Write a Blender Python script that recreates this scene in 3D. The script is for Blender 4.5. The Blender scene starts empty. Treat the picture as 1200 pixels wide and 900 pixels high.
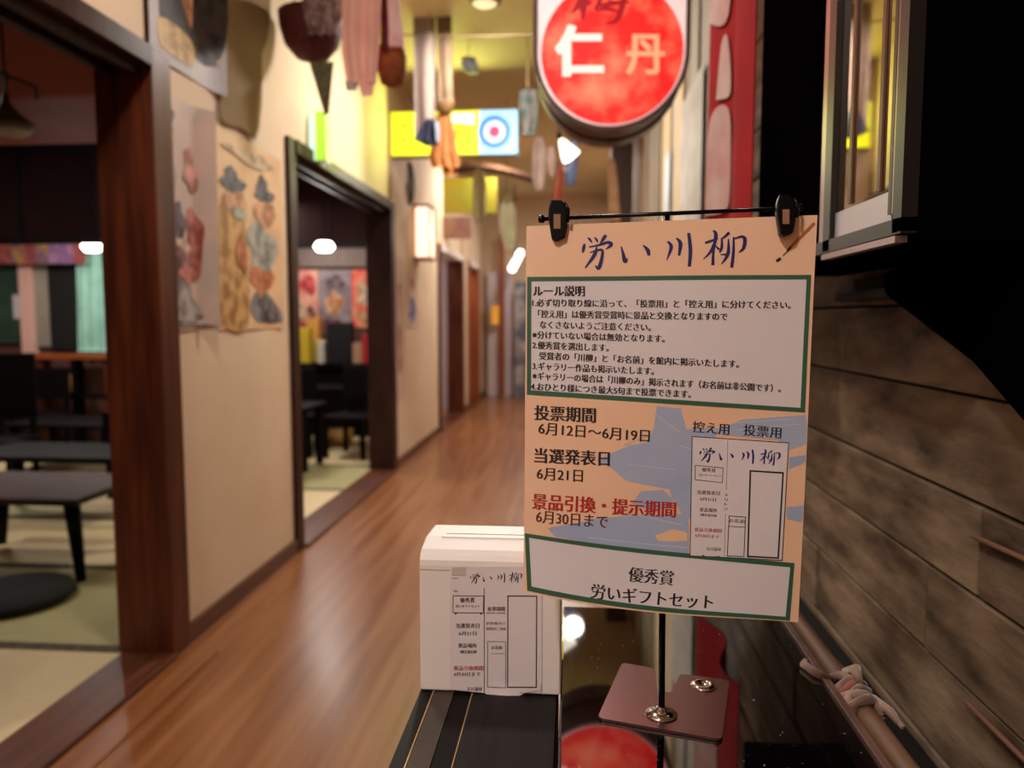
import bpy, bmesh, math, random
from mathutils import Vector, Matrix
R = math.radians
PI = math.pi
C = bpy.context.scene.collection
sc = bpy.context.scene

# ------------------------------------------------------------ camera, world, exposure
FPX = 900.0
EYE = Vector((0.0, 0.0, 1.25))
PITCH, YAW = R(4.83), R(4.68)
cd = bpy.data.cameras.new('camera'); cam = bpy.data.objects.new('camera', cd); C.objects.link(cam)
cam.location = EYE
cam.rotation_euler = (PI / 2 - PITCH, 0, YAW)
cd.sensor_width = 36; cd.lens = 36 * FPX / 1200
cd.clip_start = 0.02; cd.clip_end = 60
cd.dof.use_dof = True; cd.dof.focus_distance = 0.815; cd.dof.aperture_fstop = 3.8
sc.camera = cam
CM = cam.rotation_euler.to_matrix()
w = bpy.data.worlds.new('world'); sc.world = w; w.use_nodes = True
w.node_tree.nodes['Background'].inputs[0].default_value = (1.0, 0.85, 0.7, 1)
w.node_tree.nodes['Background'].inputs[1].default_value = 0.15
sc.view_settings.view_transform = 'Standard'; sc.view_settings.look = 'None'
sc.view_settings.gamma = 1; sc.view_settings.use_curve_mapping = False
sc.view_settings.exposure = 0.12
sc.cycles.use_denoising = True
sc.cycles.max_bounces = 8
sc.cycles.sample_clamp_indirect = 4

def lamp(name, kind, loc, power, col, size=0.3, rot=(0, 0, 0), size_y=None):
    l = bpy.data.lights.new(name, kind); l.energy = power; l.color = col
    if kind == 'AREA':
        l.size = size
        if size_y: l.shape = 'RECTANGLE'; l.size_y = size_y
    else: l.shadow_soft_size = size
    o = bpy.data.objects.new(name, l); C.objects.link(o); o.location = loc; o.rotation_euler = rot
    return o
WARM = (1.0, 0.92, 0.86); NEUT = (1.0, 0.94, 0.88)
CEIL = 3.2
# ceiling lamps along the corridor (their discs are built further down)
CLAMPS = [(-0.95, -0.9, 52), (-0.75, 1.9, 24), (-0.55, 4.73, 56), (-0.8, 8.6, 42), (-0.12, 9.8, 48)]
for i, (lx, ly, e) in enumerate(CLAMPS):
    lamp('ceiling_lamp_light', 'AREA', (lx, ly, CEIL - 0.09), e, WARM, 0.22)
# lamps in the tatami room
lamp('room_light', 'AREA', (-3.6, 3.4, 2.5), 26, NEUT, 0.5)
lamp('room_light', 'AREA', (-4.6, 5.6, 2.3), 30, NEUT, 0.4)
lamp('room_light', 'AREA', (-2.8, 6.6, 2.3), 22, NEUT, 0.4)
lamp('room_light', 'AREA', (-2.7, 7.6, 2.3), 16, NEUT, 0.3)

# ------------------------------------------------------------ pixel helpers (points on real planes)
def ray(px, py):
    return CM @ Vector(((px - 600) / FPX, (450 - py) / FPX, -1.0))
def at_depth(px, py, d): return EYE + ray(px, py) * d
def on_x(px, py, x): r = ray(px, py); return EYE + r * (x / r.x)
def on_y(px, py, y): r = ray(px, py); return EYE + r * (y / r.y)
def on_z(px, py, z): r = ray(px, py); return EYE + r * ((z - EYE.z) / r.z)

# ------------------------------------------------------------ materials
def lin(c):
    return tuple(((v / 255) / 12.92 if v / 255 <= 0.04045 else ((v / 255 + 0.055) / 1.055) ** 2.4) for v in c) + (1,)
MATS = {}
def mat(name, col, rough=0.6, metal=0.0, col2=None, scale=8.0, stretch=(1, 1, 1), bump=0.0, emit=0.0, coat=0.0,
        spec=0.5, detail=4.0, ramp=(0.35, 0.65), rvar=0.0, sheen=0.0, world=False):
    if name in MATS: return MATS[name]
    m = bpy.data.materials.new(name); m.use_nodes = True; MATS[name] = m
    nt = m.node_tree; b = nt.nodes['Principled BSDF']
    b.inputs['Roughness'].default_value = rough; b.inputs['Metallic'].default_value = metal
    b.inputs['Base Color'].default_value = lin(col)
    b.inputs['Coat Weight'].default_value = coat; b.inputs['Coat Roughness'].default_value = 0.22 if name == 'floor_wood' else 0.05
    b.inputs['Specular IOR Level'].default_value = spec
    if sheen: b.inputs['Sheen Weight'].default_value = sheen
    src = None
    if col2 or bump or rvar:
        tc = nt.nodes.new('ShaderNodeTexCoord'); mp = nt.nodes.new('ShaderNodeMapping'); mp.inputs['Scale'].default_value = stretch
        nz = nt.nodes.new('ShaderNodeTexNoise'); nz.inputs['Scale'].default_value = scale; nz.inputs['Detail'].default_value = detail
        if world:
            ge = nt.nodes.new('ShaderNodeNewGeometry'); nt.links.new(ge.outputs['Position'], mp.inputs[0])
        else:
            nt.links.new(tc.outputs['Object'], mp.inputs[0])
        oi = nt.nodes.new('ShaderNodeObjectInfo'); ad = nt.nodes.new('ShaderNodeVectorMath'); ad.operation = 'ADD'
        nt.links.new(mp.outputs[0], ad.inputs[0])
        ml = nt.nodes.new('ShaderNodeMath'); ml.operation = 'MULTIPLY'; ml.inputs[1].default_value = 40.0 if not world else 0.0
        nt.links.new(oi.outputs['Random'], ml.inputs[0]); nt.links.new(ml.outputs[0], ad.inputs[1])
        nt.links.new(ad.outputs[0], nz.inputs['Vector'])
        if col2:
            cr = nt.nodes.new('ShaderNodeValToRGB'); cr.color_ramp.elements[0].position = ramp[0]; cr.color_ramp.elements[1].position = ramp[1]
            cr.color_ramp.elements[0].color = lin(col); cr.color_ramp.elements[1].color = lin(col2)
            nt.links.new(nz.outputs['Fac'], cr.inputs[0]); src = cr.outputs[0]
            nt.links.new(src, b.inputs['Base Color'])
        if bump:
            bp = nt.nodes.new('ShaderNodeBump'); bp.inputs['Strength'].default_value = bump; bp.inputs['Distance'].default_value = 0.01
            nt.links.new(nz.outputs['Fac'], bp.inputs['Height']); nt.links.new(bp.outputs[0], b.inputs['Normal'])
        if rvar:
            mr = nt.nodes.new('ShaderNodeMapRange'); mr.inputs[3].default_value = rough; mr.inputs[4].default_value = rough + rvar
            nt.links.new(nz.outputs['Fac'], mr.inputs[0]); nt.links.new(mr.outputs[0], b.inputs['Roughness'])
    if emit:
        b.inputs['Emission Strength'].default_value = emit
        if src: nt.links.new(src, b.inputs['Emission Color'])
        else: b.inputs['Emission Color'].default_value = lin(col)
    return m

plaster = mat('plaster', (214, 186, 152), 0.75, col2=(222, 197, 166), scale=2.0, bump=0.06, world=True)
ceil_m = mat('ceiling_board', (188, 166, 122), 0.8, col2=(200, 178, 134), scale=1.2, world=True)
floor_m = mat('floor_wood', (118, 66, 32), 0.24, col2=(142, 92, 54), scale=3.0, stretch=(7, 0.35, 1), rvar=0.14, coat=0.3, world=True, bump=0.03)
sill_m = mat('sill_wood', (70, 34, 18), 0.35, col2=(96, 50, 26), scale=5, stretch=(8, 0.6, 8), world=True)
redwood = mat('red_wood', (62, 25, 12), 0.4, col2=(96, 44, 20), scale=4, stretch=(6, 6, 0.5), bump=0.1, world=True, spec=0.3)
darkwood = mat('dark_wood', (34, 15, 10), 0.45, col2=(56, 26, 16), scale=5, stretch=(5, 5, 0.6), world=True, spec=0.25)
orangewood = mat('orange_wood', (132, 62, 26), 0.4, col2=(150, 76, 34), scale=4, stretch=(6, 6, 0.5), world=True)
maroon = mat('maroon_panel', (30, 11, 10), 0.7, col2=(38, 15, 13), scale=3, spec=0.1)
maroonceil = mat('maroon_ceiling', (110, 52, 38), 0.7, col2=(120, 60, 42), scale=2, spec=0.1)
tatami = mat('tatami', (150, 142, 92), 0.7, col2=(168, 156, 108), scale=30, stretch=(0.4, 12, 1), bump=0.1)
tatami_b = mat('tatami_beige', (190, 168, 124), 0.7, col2=(202, 180, 138), scale=30, stretch=(0.4, 12, 1), bump=0.1)
border_m = mat('tatami_border', (40, 30, 24), 0.8, col2=(96, 84, 60), scale=60)
blacklac = mat('black_lacquer', (7, 4, 5), 0.02, col2=(150, 140, 134), scale=210, ramp=(0.69, 0.76), rvar=0.02)
blacklac.node_tree.nodes['Principled BSDF'].inputs['IOR'].default_value = 2.6
blackwood = mat('black_wood', (9, 5, 6), 0.6, col2=(16, 9, 9), scale=8, stretch=(4, 1, 4), spec=0.15)
blackmat = mat('black_plastic', (4, 4, 8), 0.4, spec=0.25)
metal_b = mat('black_metal', (12, 10, 12), 0.25, metal=0.6)
steel = mat('brushed_steel', (122, 100, 98), 0.27, metal=1.0)
chrome = mat('chrome', (200, 190, 185), 0.12, metal=1.0)
gilt = mat('gilt_line', (176, 138, 96), 0.35, metal=0.3)
greybrown = mat('grey_brown_strip', (60, 48, 42), 0.5, col2=(70, 58, 50), scale=20, spec=0.25)
boxwhite = mat('white_plastic', (226, 218, 214), 0.45)
slitm = mat('slot_dark', (70, 66, 48), 0.8)
paper = mat('paper_white', (218, 208, 212), 0.6)
peach = mat('paper_peach', (236, 190, 158), 0.5, col2=(238, 196, 166), scale=3)
printblue = mat('print_grey_blue', (156, 168, 200), 0.5, col2=(166, 176, 202), scale=8)
printgreen = mat('print_green', (48, 92, 70), 0.5)
ink = mat('ink_black', (26, 20, 24), 0.5)
navy = mat('ink_navy', (26, 28, 100), 0.45)
redink = mat('ink_red', (172, 34, 34), 0.5)
brownink = mat('ink_brown', (92, 38, 26), 0.5)
greyink = mat('ink_grey', (96, 80, 78), 0.5)
lightblue = mat('ink_pale_line', (196, 200, 208), 0.5)
pencil_m = mat('ink_pencil', (176, 96, 48), 0.5)

# ------------------------------------------------------------ object helpers
def link(name, me, m, parent=None, label=None, cat=None, group=None, kind=None, smooth=False):
    me.name = name
    o = bpy.data.objects.new(name, me); C.objects.link(o)
    if m is not None and not me.materials:
        for mm in (m if isinstance(m, (list, tuple)) else [m]): me.materials.append(mm)
    if smooth:
        for p in me.polygons: p.use_smooth = True
    if parent is not None:
        o.parent = parent
        o.matrix_parent_inverse = Matrix.Translation(parent.location).inverted() if parent.type == 'EMPTY' and not any(parent.rotation_euler) else parent.matrix_basis.inverted()
    tag(o, label, cat, group, kind)
    return o
def tag(o, label=None, cat=None, group=None, kind=None):
    if label: o['label'] = label
    if cat: o['category'] = cat
    if group: o['group'] = group
    if kind: o['kind'] = kind
    return o
def thing(name, label, cat, loc=(0, 0, 0), group=None):
    o = bpy.data.objects.new(name, None); C.objects.link(o); o.location = loc; o.empty_display_size = 0.1
    return tag(o, label, cat, group)
class MB:
    def __init__(s): s.v = []; s.f = []; s.mi = []
    def add(s, vs, fs, mi=0):
        n = len(s.v); s.v += [tuple(v) for v in vs]; s.f += [tuple(i + n for i in f) for f in fs]; s.mi += [mi] * len(fs)
    def box(s, x0, x1, y0, y1, z0, z1, mi=0):
        vs = [(x, y, z) for z in (z0, z1) for y in (y0, y1) for x in (x0, x1)]
        s.add(vs, [(0, 2, 3, 1), (4, 5, 7, 6), (0, 1, 5, 4), (2, 6, 7, 3), (0, 4, 6, 2), (1, 3, 7, 5)], mi)
    def prism(s, pts, d, mi=0):
        # pts: 3D polygon, d: extrude vector
        n = len(pts); d = Vector(d); vs = [Vector(p) for p in pts] + [Vector(p) + d for p in pts]
        s.add(vs, [tuple(range(n - 1, -1, -1)), tuple(range(n, 2 * n))] + [(i, (i + 1) % n, n + (i + 1) % n, n + i) for i in range(n)], mi)
    def tube(s, pts, r, seg=10, caps=True, mi=0):
        pts = [Vector(p) for p in pts]; n = len(pts); rs = r if isinstance(r, (list, tuple)) else [r] * n
        rings = []; up = None
        for i, p in enumerate(pts):
            t = (pts[min(i + 1, n - 1)] - pts[max(i - 1, 0)]).normalized()
            if up is None: up = t.orthogonal().normalized()
            u = (up - t * up.dot(t)); u = u.normalized() if u.length > 1e-6 else t.orthogonal().normalized(); up = u
            v = t.cross(u)
            rings.append([p + (u * math.cos(2 * PI * k / seg) + v * math.sin(2 * PI * k / seg)) * rs[i] for k in range(seg)])
        vs = [q for rg in rings for q in rg]; fs = []
        for i in range(n - 1):
            for k in range(seg):
                a = i * seg + k; b = i * seg + (k + 1) % seg
                fs.append((a, b, b + seg, a + seg))
        if caps: fs += [tuple(range(seg - 1, -1, -1)), tuple(range((n - 1) * seg, n * seg))]
        s.add(vs, fs, mi)
    def lathe(s, c, prof, seg=24, axis='Z', mi=0):
        c = Vector(c); vs = []; fs = []
        for (r, h) in prof:
            for k in range(seg):
                a = 2 * PI * k / seg; p = (r * math.cos(a), r * math.sin(a), h)
                if axis == 'Y': p = (p[0], p[2], p[1])
                if axis == 'X': p = (p[2], p[0], p[1])
                vs.append(c + Vector(p))
        for i in range(len(prof) - 1):
            for k in range(seg):
                a = i * seg + k; b = i * seg + (k + 1) % seg; fs.append((a, b, b + seg, a + seg))
        fs += [tuple(range(seg - 1, -1, -1)), tuple(range((len(prof) - 1) * seg, len(prof) * seg))]
        s.add(vs, fs, mi)
    def mesh(s, bevel=0.0, seg=2):
        me = bpy.data.meshes.new('m'); me.from_pydata(s.v, [], s.f)
        for p, k in zip(me.polygons, s.mi): p.material_index = k
        bm = bmesh.new(); bm.from_mesh(me)
        if bevel:
            bmesh.ops.bevel(bm, geom=[e for e in bm.edges if len(e.link_faces) == 2 and e.calc_face_angle(0) > 0.6], offset=bevel, segments=seg, affect='EDGES', profile=0.6)
        bmesh.ops.recalc_face_normals(bm, faces=bm.faces); bm.to_mesh(me); bm.free()
        return me
    def build(s, name, m, parent=None, bevel=0.0, seg=2, **k): return link(name, s.mesh(bevel, seg), m, parent, **k)
def box(name, m, x0, x1, y0, y1, z0, z1, parent=None, bevel=0.0, **k):
    b = MB(); b.box(x0, x1, y0, y1, z0, z1); return b.build(name, m, parent, bevel, **k)
def struct(name, m, b, parent=None, bevel=0.0): return b.build(name, m, parent, bevel, kind='structure')
def copy_tree(o, parent=None):
    c = o.copy(); C.objects.link(c); c.parent = parent
    for ch in list(o.children): copy_tree(ch, c)
    return c

# ------------------------------------------------------------ lettering
_txt = {}
def text_verts(s, off=0.0, res=3):
    key = (s, off, res)
    if key in _txt: return _txt[key]
    cu = bpy.data.curves.new('t', 'FONT'); cu.body = s; cu.size = 1.0; cu.offset = off; cu.resolution_u = res; cu.fill_mode = 'FRONT'
    o = bpy.data.objects.new('t', cu); C.objects.link(o)
    bpy.context.view_layer.update()
    me = o.evaluated_get(bpy.context.evaluated_depsgraph_get()).to_mesh()
    vs = [tuple(v.co) for v in me.vertices]; fs = [tuple(p.vertices) for p in me.polygons]
    o.evaluated_get(bpy.context.evaluated_depsgraph_get()).to_mesh_clear()
    bpy.data.objects.remove(o); bpy.data.curves.remove(cu)
    _txt[key] = (vs, fs); return vs, fs
def put_text(name, s, p0, p1, h, m, parent, surf, heavy=0.022, thin=-0.008, off=0.0004, label=None):
    """one line of lettering from pixel p0 to p1 (baseline), h = em height, laid on the surface surf(px, py, offset)"""
    vs, fs = text_verts(s, thin); x0 = min(v[0] for v in vs); x1 = max(v[0] for v in vs)
    d = Vector((p1[0] - p0[0], p1[1] - p0[1])); W = d.length; d.normalize(); up = Vector((d.y, -d.x))
    b = MB()
    shifts = ((0.0, 0.0), (heavy, 0.00002)) if heavy else ((0, 0),)
    for sx, so in shifts:
        out = []
        for v in vs:
            q = Vector(p0) + d * ((v[0] + sx - x0) / (x1 - x0 + heavy) * W) + up * (v[1] * h)
            out.append(surf(q.x, q.y, off + so))
        b.add(out, fs)
    me = bpy.data.meshes.new('lettering'); me.from_pydata([tuple(v) for v in b.v], [], b.f)
    return link(name, me, m, parent, label=label)
def catmull(pts, n=6):
    out = []
    P = [pts[0]] + list(pts) + [pts[-1]]
    for i in range(1, len(P) - 2):
        for k in range(n):
            t = k / n
            out.append(tuple(0.5 * ((2 * P[i][j]) + (-P[i-1][j] + P[i+1][j]) * t + (2*P[i-1][j] - 5*P[i][j] + 4*P[i+1][j] - P[i+2][j]) * t*t + (-P[i-1][j] + 3*P[i][j] - 3*P[i+1][j] + P[i+2][j]) * t**3) for j in range(len(P[i]))))
    out.append(tuple(P[-2])); return out
TITLE = [[(122,118,6),(134,130,16),(150,152,8)], [(166,116,6),(178,132,16),(188,150,6)], [(240,102,20),(222,128,22),(200,162,6)],
  [(102,158,8),(96,182,22),(88,216,12)], [(130,180,8),(200,166,14),(250,150,20),(274,164,24),(236,196,4)],
  [(134,216,6),(190,200,14),(216,204,18),(210,262,22),(190,318,24),(168,298,5)], [(180,180,10),(164,232,24),(104,316,9)],
  [(338,176,8),(350,226,20),(362,272,28),(378,252,4)], [(476,166,6),(506,198,26),(514,234,18)],
  [(632,142,10),(656,178,24),(626,264,4)], [(688,120,8),(714,156,26),(704,234,14)], [(766,88,20),(776,196,24),(768,304,20)],
  [(868,152,12),(902,140,16),(950,122,6)], [(918,72,8),(936,98,24),(920,200,16),(915,294,20)], [(920,158,10),(900,210,16),(856,256,4)], [(930,166,6),(956,194,16)],
  [(1020,84,20),(990,112,14),(966,130,5)], [(972,118,10),(972,178,18),(958,214,8)], [(1014,124,8),(1010,220,22),(968,288,5)], [(962,226,5),(1004,224,14)],
  [(1046,112,10),(1044,210,18),(1032,308,20)], [(1044,126,8),(1096,110,16),(1116,128,24),(1106,184,20),(1076,212,4)]]
def put_title(parent, surf, m, x0, y0, x1, y1, slope=0.0, off=0.0004, fat=1.0, label=None):
    b = MB(); sx = (x1 - x0) / (1120 - 86); sy = (y1 - y0) / (318 - 72)
    for i, st in enumerate(TITLE):
        c = catmull(st, 5); n = len(c); vs = []
        for k, (x, y, wd) in enumerate(c):
            a = c[max(k - 1, 0)]; bb = c[min(k + 1, n - 1)]
            tx, ty = bb[0] - a[0], bb[1] - a[1]; L = math.hypot(tx, ty) or 1
            nx, ny = -ty / L * wd * fat / 2, tx / L * wd * fat / 2
            for sg in (1, -1):
                X = x0 + (x + sg * nx - 86) * sx; Y = y0 + (y + sg * ny - 72) * sy + slope * (X - x0)
                vs.append(surf(X, Y, off + i * 0.000004))
        b.add(vs, [(2 * k, 2 * k + 1, 2 * k + 3, 2 * k + 2) for k in range(n - 1)])
    me = bpy.data.meshes.new('l'); me.from_pydata([tuple(v) for v in b.v], [], b.f)
    return link('lettering', me, m, parent, label=label)
def strip_poly(b, surf, pts, off):
    """polygon in pixels, triangulated by a centre fan over subdivided edges (kept convex-ish)"""
    me_v = [surf(x, y, off) for x, y in pts]
    b.add(me_v, [tuple(range(len(pts)))])
def line_px(b, surf, p0, p1, wd, off, n=1):
    p0 = Vector(p0); p1 = Vector(p1); d = (p1 - p0).normalized(); nn = Vector((-d.y, d.x)) * wd / 2
    vs = []
    for k in range(n + 1):
        q = p0.lerp(p1, k / n); vs += [surf(*(q + nn), off), surf(*(q - nn), off)]
    b.add(vs, [(2 * k, 2 * k + 1, 2 * k + 3, 2 * k + 2) for k in range(n)])
def frame_px(b, surf, c, wd, off, n=8):
    """c: four outer corners in pixels; frame drawn inwards, mitred"""
    cx = sum(p[0] for p in c) / 4; cy = sum(p[1] for p in c) / 4
    for i in range(4):
        a = Vector(c[i]); e = Vector(c[(i + 1) % 4])
        ia = a + Vector((math.copysign(wd, cx - a.x), math.copysign(wd, cy - a.y)))
        ie = e + Vector((math.copysign(wd, cx - e.x), math.copysign(wd, cy - e.y)))
        vs = []
        for k in range(n + 1):
            vs += [surf(*a.lerp(e, k / n), off), surf(*ia.lerp(ie, k / n), off)]
        b.add(vs, [(2 * k, 2 * k + 1, 2 * k + 3, 2 * k + 2) for k in range(n)])
def quad_px(b, surf, c, off, n=8):
    vs = []
    for j in range(n + 1):
        for i in range(n + 1):
            a = Vector(c[0]).lerp(Vector(c[1]), i / n); e = Vector(c[3]).lerp(Vector(c[2]), i / n)
            vs.append(surf(*a.lerp(e, j / n), off))
    b.add(vs, [(j * (n + 1) + i, j * (n + 1) + i + 1, (j + 1) * (n + 1) + i + 1, (j + 1) * (n + 1) + i) for j in range(n) for i in range(n)])
def raw(b, name, m, parent, **k):
    me = bpy.data.meshes.new('m'); me.from_pydata([tuple(v) for v in b.v], [], b.f)
    for p, q in zip(me.polygons, b.mi): p.material_index = q
    return link(name, me, m, parent, **k)

# ------------------------------------------------------------ the shell
WL, WB, WR = -1.49, -1.65, 0.57      # corridor left wall face / its back face, right wall
END = 12.6; BACK = -2.5
DOORS = [(0.9, 2.63, 2.12), (4.02, 6.12, 2.12), (8.4, 10.05, 2.0), (10.75, 11.7, 2.0)]
b = MB(); y = BACK
for (a, e, h) in DOORS:
    b.box(WB, WL, y, a, 0, CEIL); b.box(WB, WL, a, e, h + 0.07, CEIL); y = e + 0.13
b.box(WB, WL, y, END, 0, CEIL)
struct('wall_left', plaster, b)
b = MB(); b.box(WL - 0.001, WR + 0.1, BACK, END, -0.1, 0.0); struct('floor', floor_m, b)
b = MB(); b.box(WB, WR + 0.1, BACK, END + 0.1, CEIL, CEIL + 0.1); struct('ceiling', ceil_m, b)
b = MB(); b.box(WB, WR + 0.1, BACK - 0.1, BACK, 0, CEIL); struct('wall_back', plaster, b)
b = MB(); b.box(WB, WR + 0.1, END, END + 0.1, 0, CEIL); struct('wall_end', plaster, b)
# door frames: post on the far side of each opening, head beam, near post, sill
for i, (a, e, h) in enumerate(DOORS):
    pm = [redwood, darkwood, redwood, orangewood][i]
    b = MB(); b.box(WB - 0.03, WL + 0.022, e, e + 0.13, 0, h + 0.07); struct('trim_%d' % (i * 4 + 1), pm, b, bevel=0.005)
    b = MB(); b.box(WB - 0.03, WL + 0.022, a - 0.1, a, 0, h + 0.07); struct('trim_%d' % (i * 4 + 2), pm, b, bevel=0.005)
    hm = darkwood if i < 2 else mat('white_rail', (226, 216, 206), 0.5)
    b = MB(); b.box(WB - 0.03, WL + 0.03, a, e, h, h + 0.072)
    if i < 2:
        b.box(WB + 0.02, WB + 0.05, a, e, h - 0.03, h)
        b.box(WL - 0.05, WL - 0.02, a, e, h - 0.03, h)
    struct('trim_%d' % (i * 4 + 3), hm, b, bevel=0.004)
    b = MB(); b.box(WB - 0.01, WL + 0.04, a, e, 0.0, 0.022); struct('trim_%d' % (i * 4 + 4), sill_m, b, bevel=0.003)
b = MB(); b.box(WL + 0.042, WL + 0.16, BACK, 2.7, 0.0, 0.006); struct('trim_17', floor_m, b)
y = BACK
for k, (a, e, h) in enumerate(DOORS + [(END, 0, 0)]):
    b = MB(); b.box(WL, WL + 0.018, y, a - (0.1 if k < 4 else 0), 0.0, 0.075); struct('baseboard_left' if k == 0 else 'baseboard_left.%03d' % k, sill_m, b, bevel=0.002); y = e + 0.13

# tatami room behind the left wall
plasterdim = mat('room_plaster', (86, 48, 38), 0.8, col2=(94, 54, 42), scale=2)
fl = MB(); fl.box(-6.6, WB, 0.2, 8.3, -0.1, 0.0); rf = struct('floor', mat('room_subfloor', (110, 84, 54), 0.8), fl)
def mat_piece(x0, x1, y0, y1, m):
    o = box('tatami_mat', m, x0, x1, y0 + 0.03, y1 - 0.03, 0.0, 0.02, rf)
    for yy in (y0, y1 - 0.03): box('tatami_edging', border_m, x0, x1, yy, yy + 0.028, 0.0, 0.0215, rf)
for r_ in range(9):
    y0 = 0.85 + r_ * 0.90
    if y0 + 0.9 > 8.3: break
    for c_ in range(3):
        x1 = WB - 0.012 - c_ * 1.65
        mat_piece(x1 - 1.645, x1, y0, y0 + 0.897, tatami if (r_ + c_) % 3 == 2 else tatami_b)
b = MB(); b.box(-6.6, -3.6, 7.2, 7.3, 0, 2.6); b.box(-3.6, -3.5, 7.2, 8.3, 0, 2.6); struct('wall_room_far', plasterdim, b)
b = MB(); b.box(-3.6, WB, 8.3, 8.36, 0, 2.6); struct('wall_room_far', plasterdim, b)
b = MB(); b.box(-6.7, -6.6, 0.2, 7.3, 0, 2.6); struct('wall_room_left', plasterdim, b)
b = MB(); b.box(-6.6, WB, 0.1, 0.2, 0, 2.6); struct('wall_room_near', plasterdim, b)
b = MB(); b.box(-6.6, WB, 0.2, 8.3, 2.6, 2.65); struct('ceiling', maroonceil, b)
# dropped dark transom panels across the room
tr = MB(); tr.box(-6.6, -3.2, 5.0, 5.04, 1.76, 1.80); tr.box(-6.6, -3.2, 5.0, 5.04, 2.36, 2.42)
t5 = struct('trim_18', blackwood, tr)
for k in range(6):
    x0 = -6.6 + k * 0.57
    box('panel', maroon, x0, x0 + 0.53, 5.01, 5.03, 1.80, 2.36, t5)
    box('panel_post', blackwood, x0 + 0.53, x0 + 0.57, 5.0, 5.04, 1.80, 2.36, t5)
tr = MB(); tr.box(-3.15, WB, 6.75, 6.79, 1.88, 1.93)
t6 = struct('trim_19', blackwood, tr)
for k in range(3): box('panel', maroon, -3.15 + k * 0.5, -2.66 + k * 0.5, 6.755, 6.785, 1.93, 2.6, t6)
# alcove behind the third opening and the fourth
palewall = mat('pale_door', (206, 190, 192), 0.6)
b = MB(); b.box(-2.2, -2.15, 8.36, 12.6, 0, 2.4); struct('wall_alcove', palewall, b)
b = MB(); b.box(-2.2, WB, 8.36, 12.6, 2.3, 2.35); struct('ceiling', ceil_m, b)
b = MB(); b.box(-2.2, WL, 8.36, 12.6, -0.1, 0.0); struct('floor', mat('alcove_floor', (170, 120, 80), 0.4), b)
b = MB(); b.box(-2.2, WB, 10.4, 10.46, 0, 2.4); struct('wall_alcove_far', palewall, b)
lamp('alcove_light', 'AREA', (-1.92, 9.2, 2.27), 7, NEUT, 0.3)
lamp('alcove_light', 'AREA', (-1.92, 11.4, 2.27), 7, NEUT, 0.3)

# right wall: weathered horizontal boards near, upright boards farther on
random.seed(7)
b = MB(); b.box(WR + 0.02, WR + 0.1, BACK, END, 0, CEIL); wr = struct('wall_right', mat('board_backing', (26, 18, 14), 0.9), b)
def weather(name, c1, c2, st):
    m = mat(name, c1, 0.75, col2=c2, scale=4.2, stretch=st, bump=0.8, detail=11, ramp=(0.3, 0.66), spec=0.2)
    return m
wea = [weather('weathered_board', (50, 38, 28), (120, 100, 80), (1, 1.3, 4)), weather('weathered_board_pale', (62, 48, 36), (134, 114, 92), (1, 1.2, 4)),
       weather('weathered_board_brown', (44, 30, 22), (108, 86, 68), (1, 1.5, 4.5))]
zr = 0.02; row = 0
while zr < CEIL - 0.05:
    hgt = [0.14, 0.13, 0.15, 0.135, 0.145][row % 5]
    y0 = -2.5 + [0.0, 0.55, 0.3, 0.8][row % 4] - 0.8
    while y0 < 3.4:
        L = random.choice([1.1, 1.5, 1.8]); y1 = min(y0 + L, 3.4)
        ya = max(y0, BACK)
        if y1 > ya + 0.05:
            d = random.uniform(0, 0.006)
            bb = MB(); bb.box(WR - d, WR + 0.02, ya + 0.002, y1 - 0.002, zr + 0.002, min(zr + hgt - 0.003, CEIL - 0.002))
            o = link('plank', bb.mesh(0.002, 1), random.choice(wea), wr)
        y0 = y1 if y1 < 3.4 else 99
        if y0 >= 3.39: break
    zr += hgt; row += 1
wv = [mat('upright_board_grey', (150, 136, 124), 0.7, col2=(178, 164, 148), scale=3, stretch=(14, 14, 1), bump=0.3, detail=7),
      mat('upright_board_tan', (176, 150, 116), 0.7, col2=(196, 172, 138), scale=3, stretch=(14, 14, 1), bump=0.3, detail=7),
      mat('upright_board_brown', (112, 92, 76), 0.7, col2=(136, 116, 96), scale=3, stretch=(14, 14, 1), bump=0.3, detail=7)]
y0 = 3.41; k = 0
while y0 < END - 0.02:
    wd = 0.24 if k % 3 else 0.31; y1 = min(y0 + wd, END)
    box('upright_board', wv[[0, 0, 2, 1, 0, 1, 1, 2][k % 8]], WR - (0.012 if k % 2 else 0.0), WR + 0.02, y0 + 0.004, y1 - 0.004, 0.0, CEIL, wr)
    y0 = y1; k += 1

# ------------------------------------------------------------ the notice on its stand
PC = [((617, 265), 0.808), ((958, 252), 0.768), ((935.5, 729.5), 0.803), ((613.5, 692), 0.803)]   # TL TR BR BL with depth
PTL, PTR, PBR, PBL = [at_depth(p[0], p[1], d) for p, d in PC]
PN = (PTR - PTL).cross(PBL - PTL).normalized()
if PN.dot(EYE - PTL) < 0: PN = -PN
def inv_bil(px, py):
    (x0, y0), (x1, y1), (x2, y2), (x3, y3) = [c[0] for c in PC]
    u = (px - 614) / 335; v = (py - 262) / 460
    for _ in range(6):
        X = (1-u)*(1-v)*x0 + u*(1-v)*x1 + u*v*x2 + (1-u)*v*x3; Y = (1-u)*(1-v)*y0 + u*(1-v)*y1 + u*v*y2 + (1-u)*v*y3
        xu = (1-v)*(x1-x0) + v*(x2-x3); yu = (1-v)*(y1-y0) + v*(y2-y3); xv = (1-u)*(x3-x0) + u*(x2-x1); yv = (1-u)*(y3-y0) + u*(y2-y1)
        D = xu * yv - xv * yu; ex, ey = px - X, py - Y
        u += (ex * yv - ey * xv) / D; v += (ey * xu - ex * yu) / D
    return u, v
PDOWN = ((PBL + PBR) - (PTL + PTR)).normalized()
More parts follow.
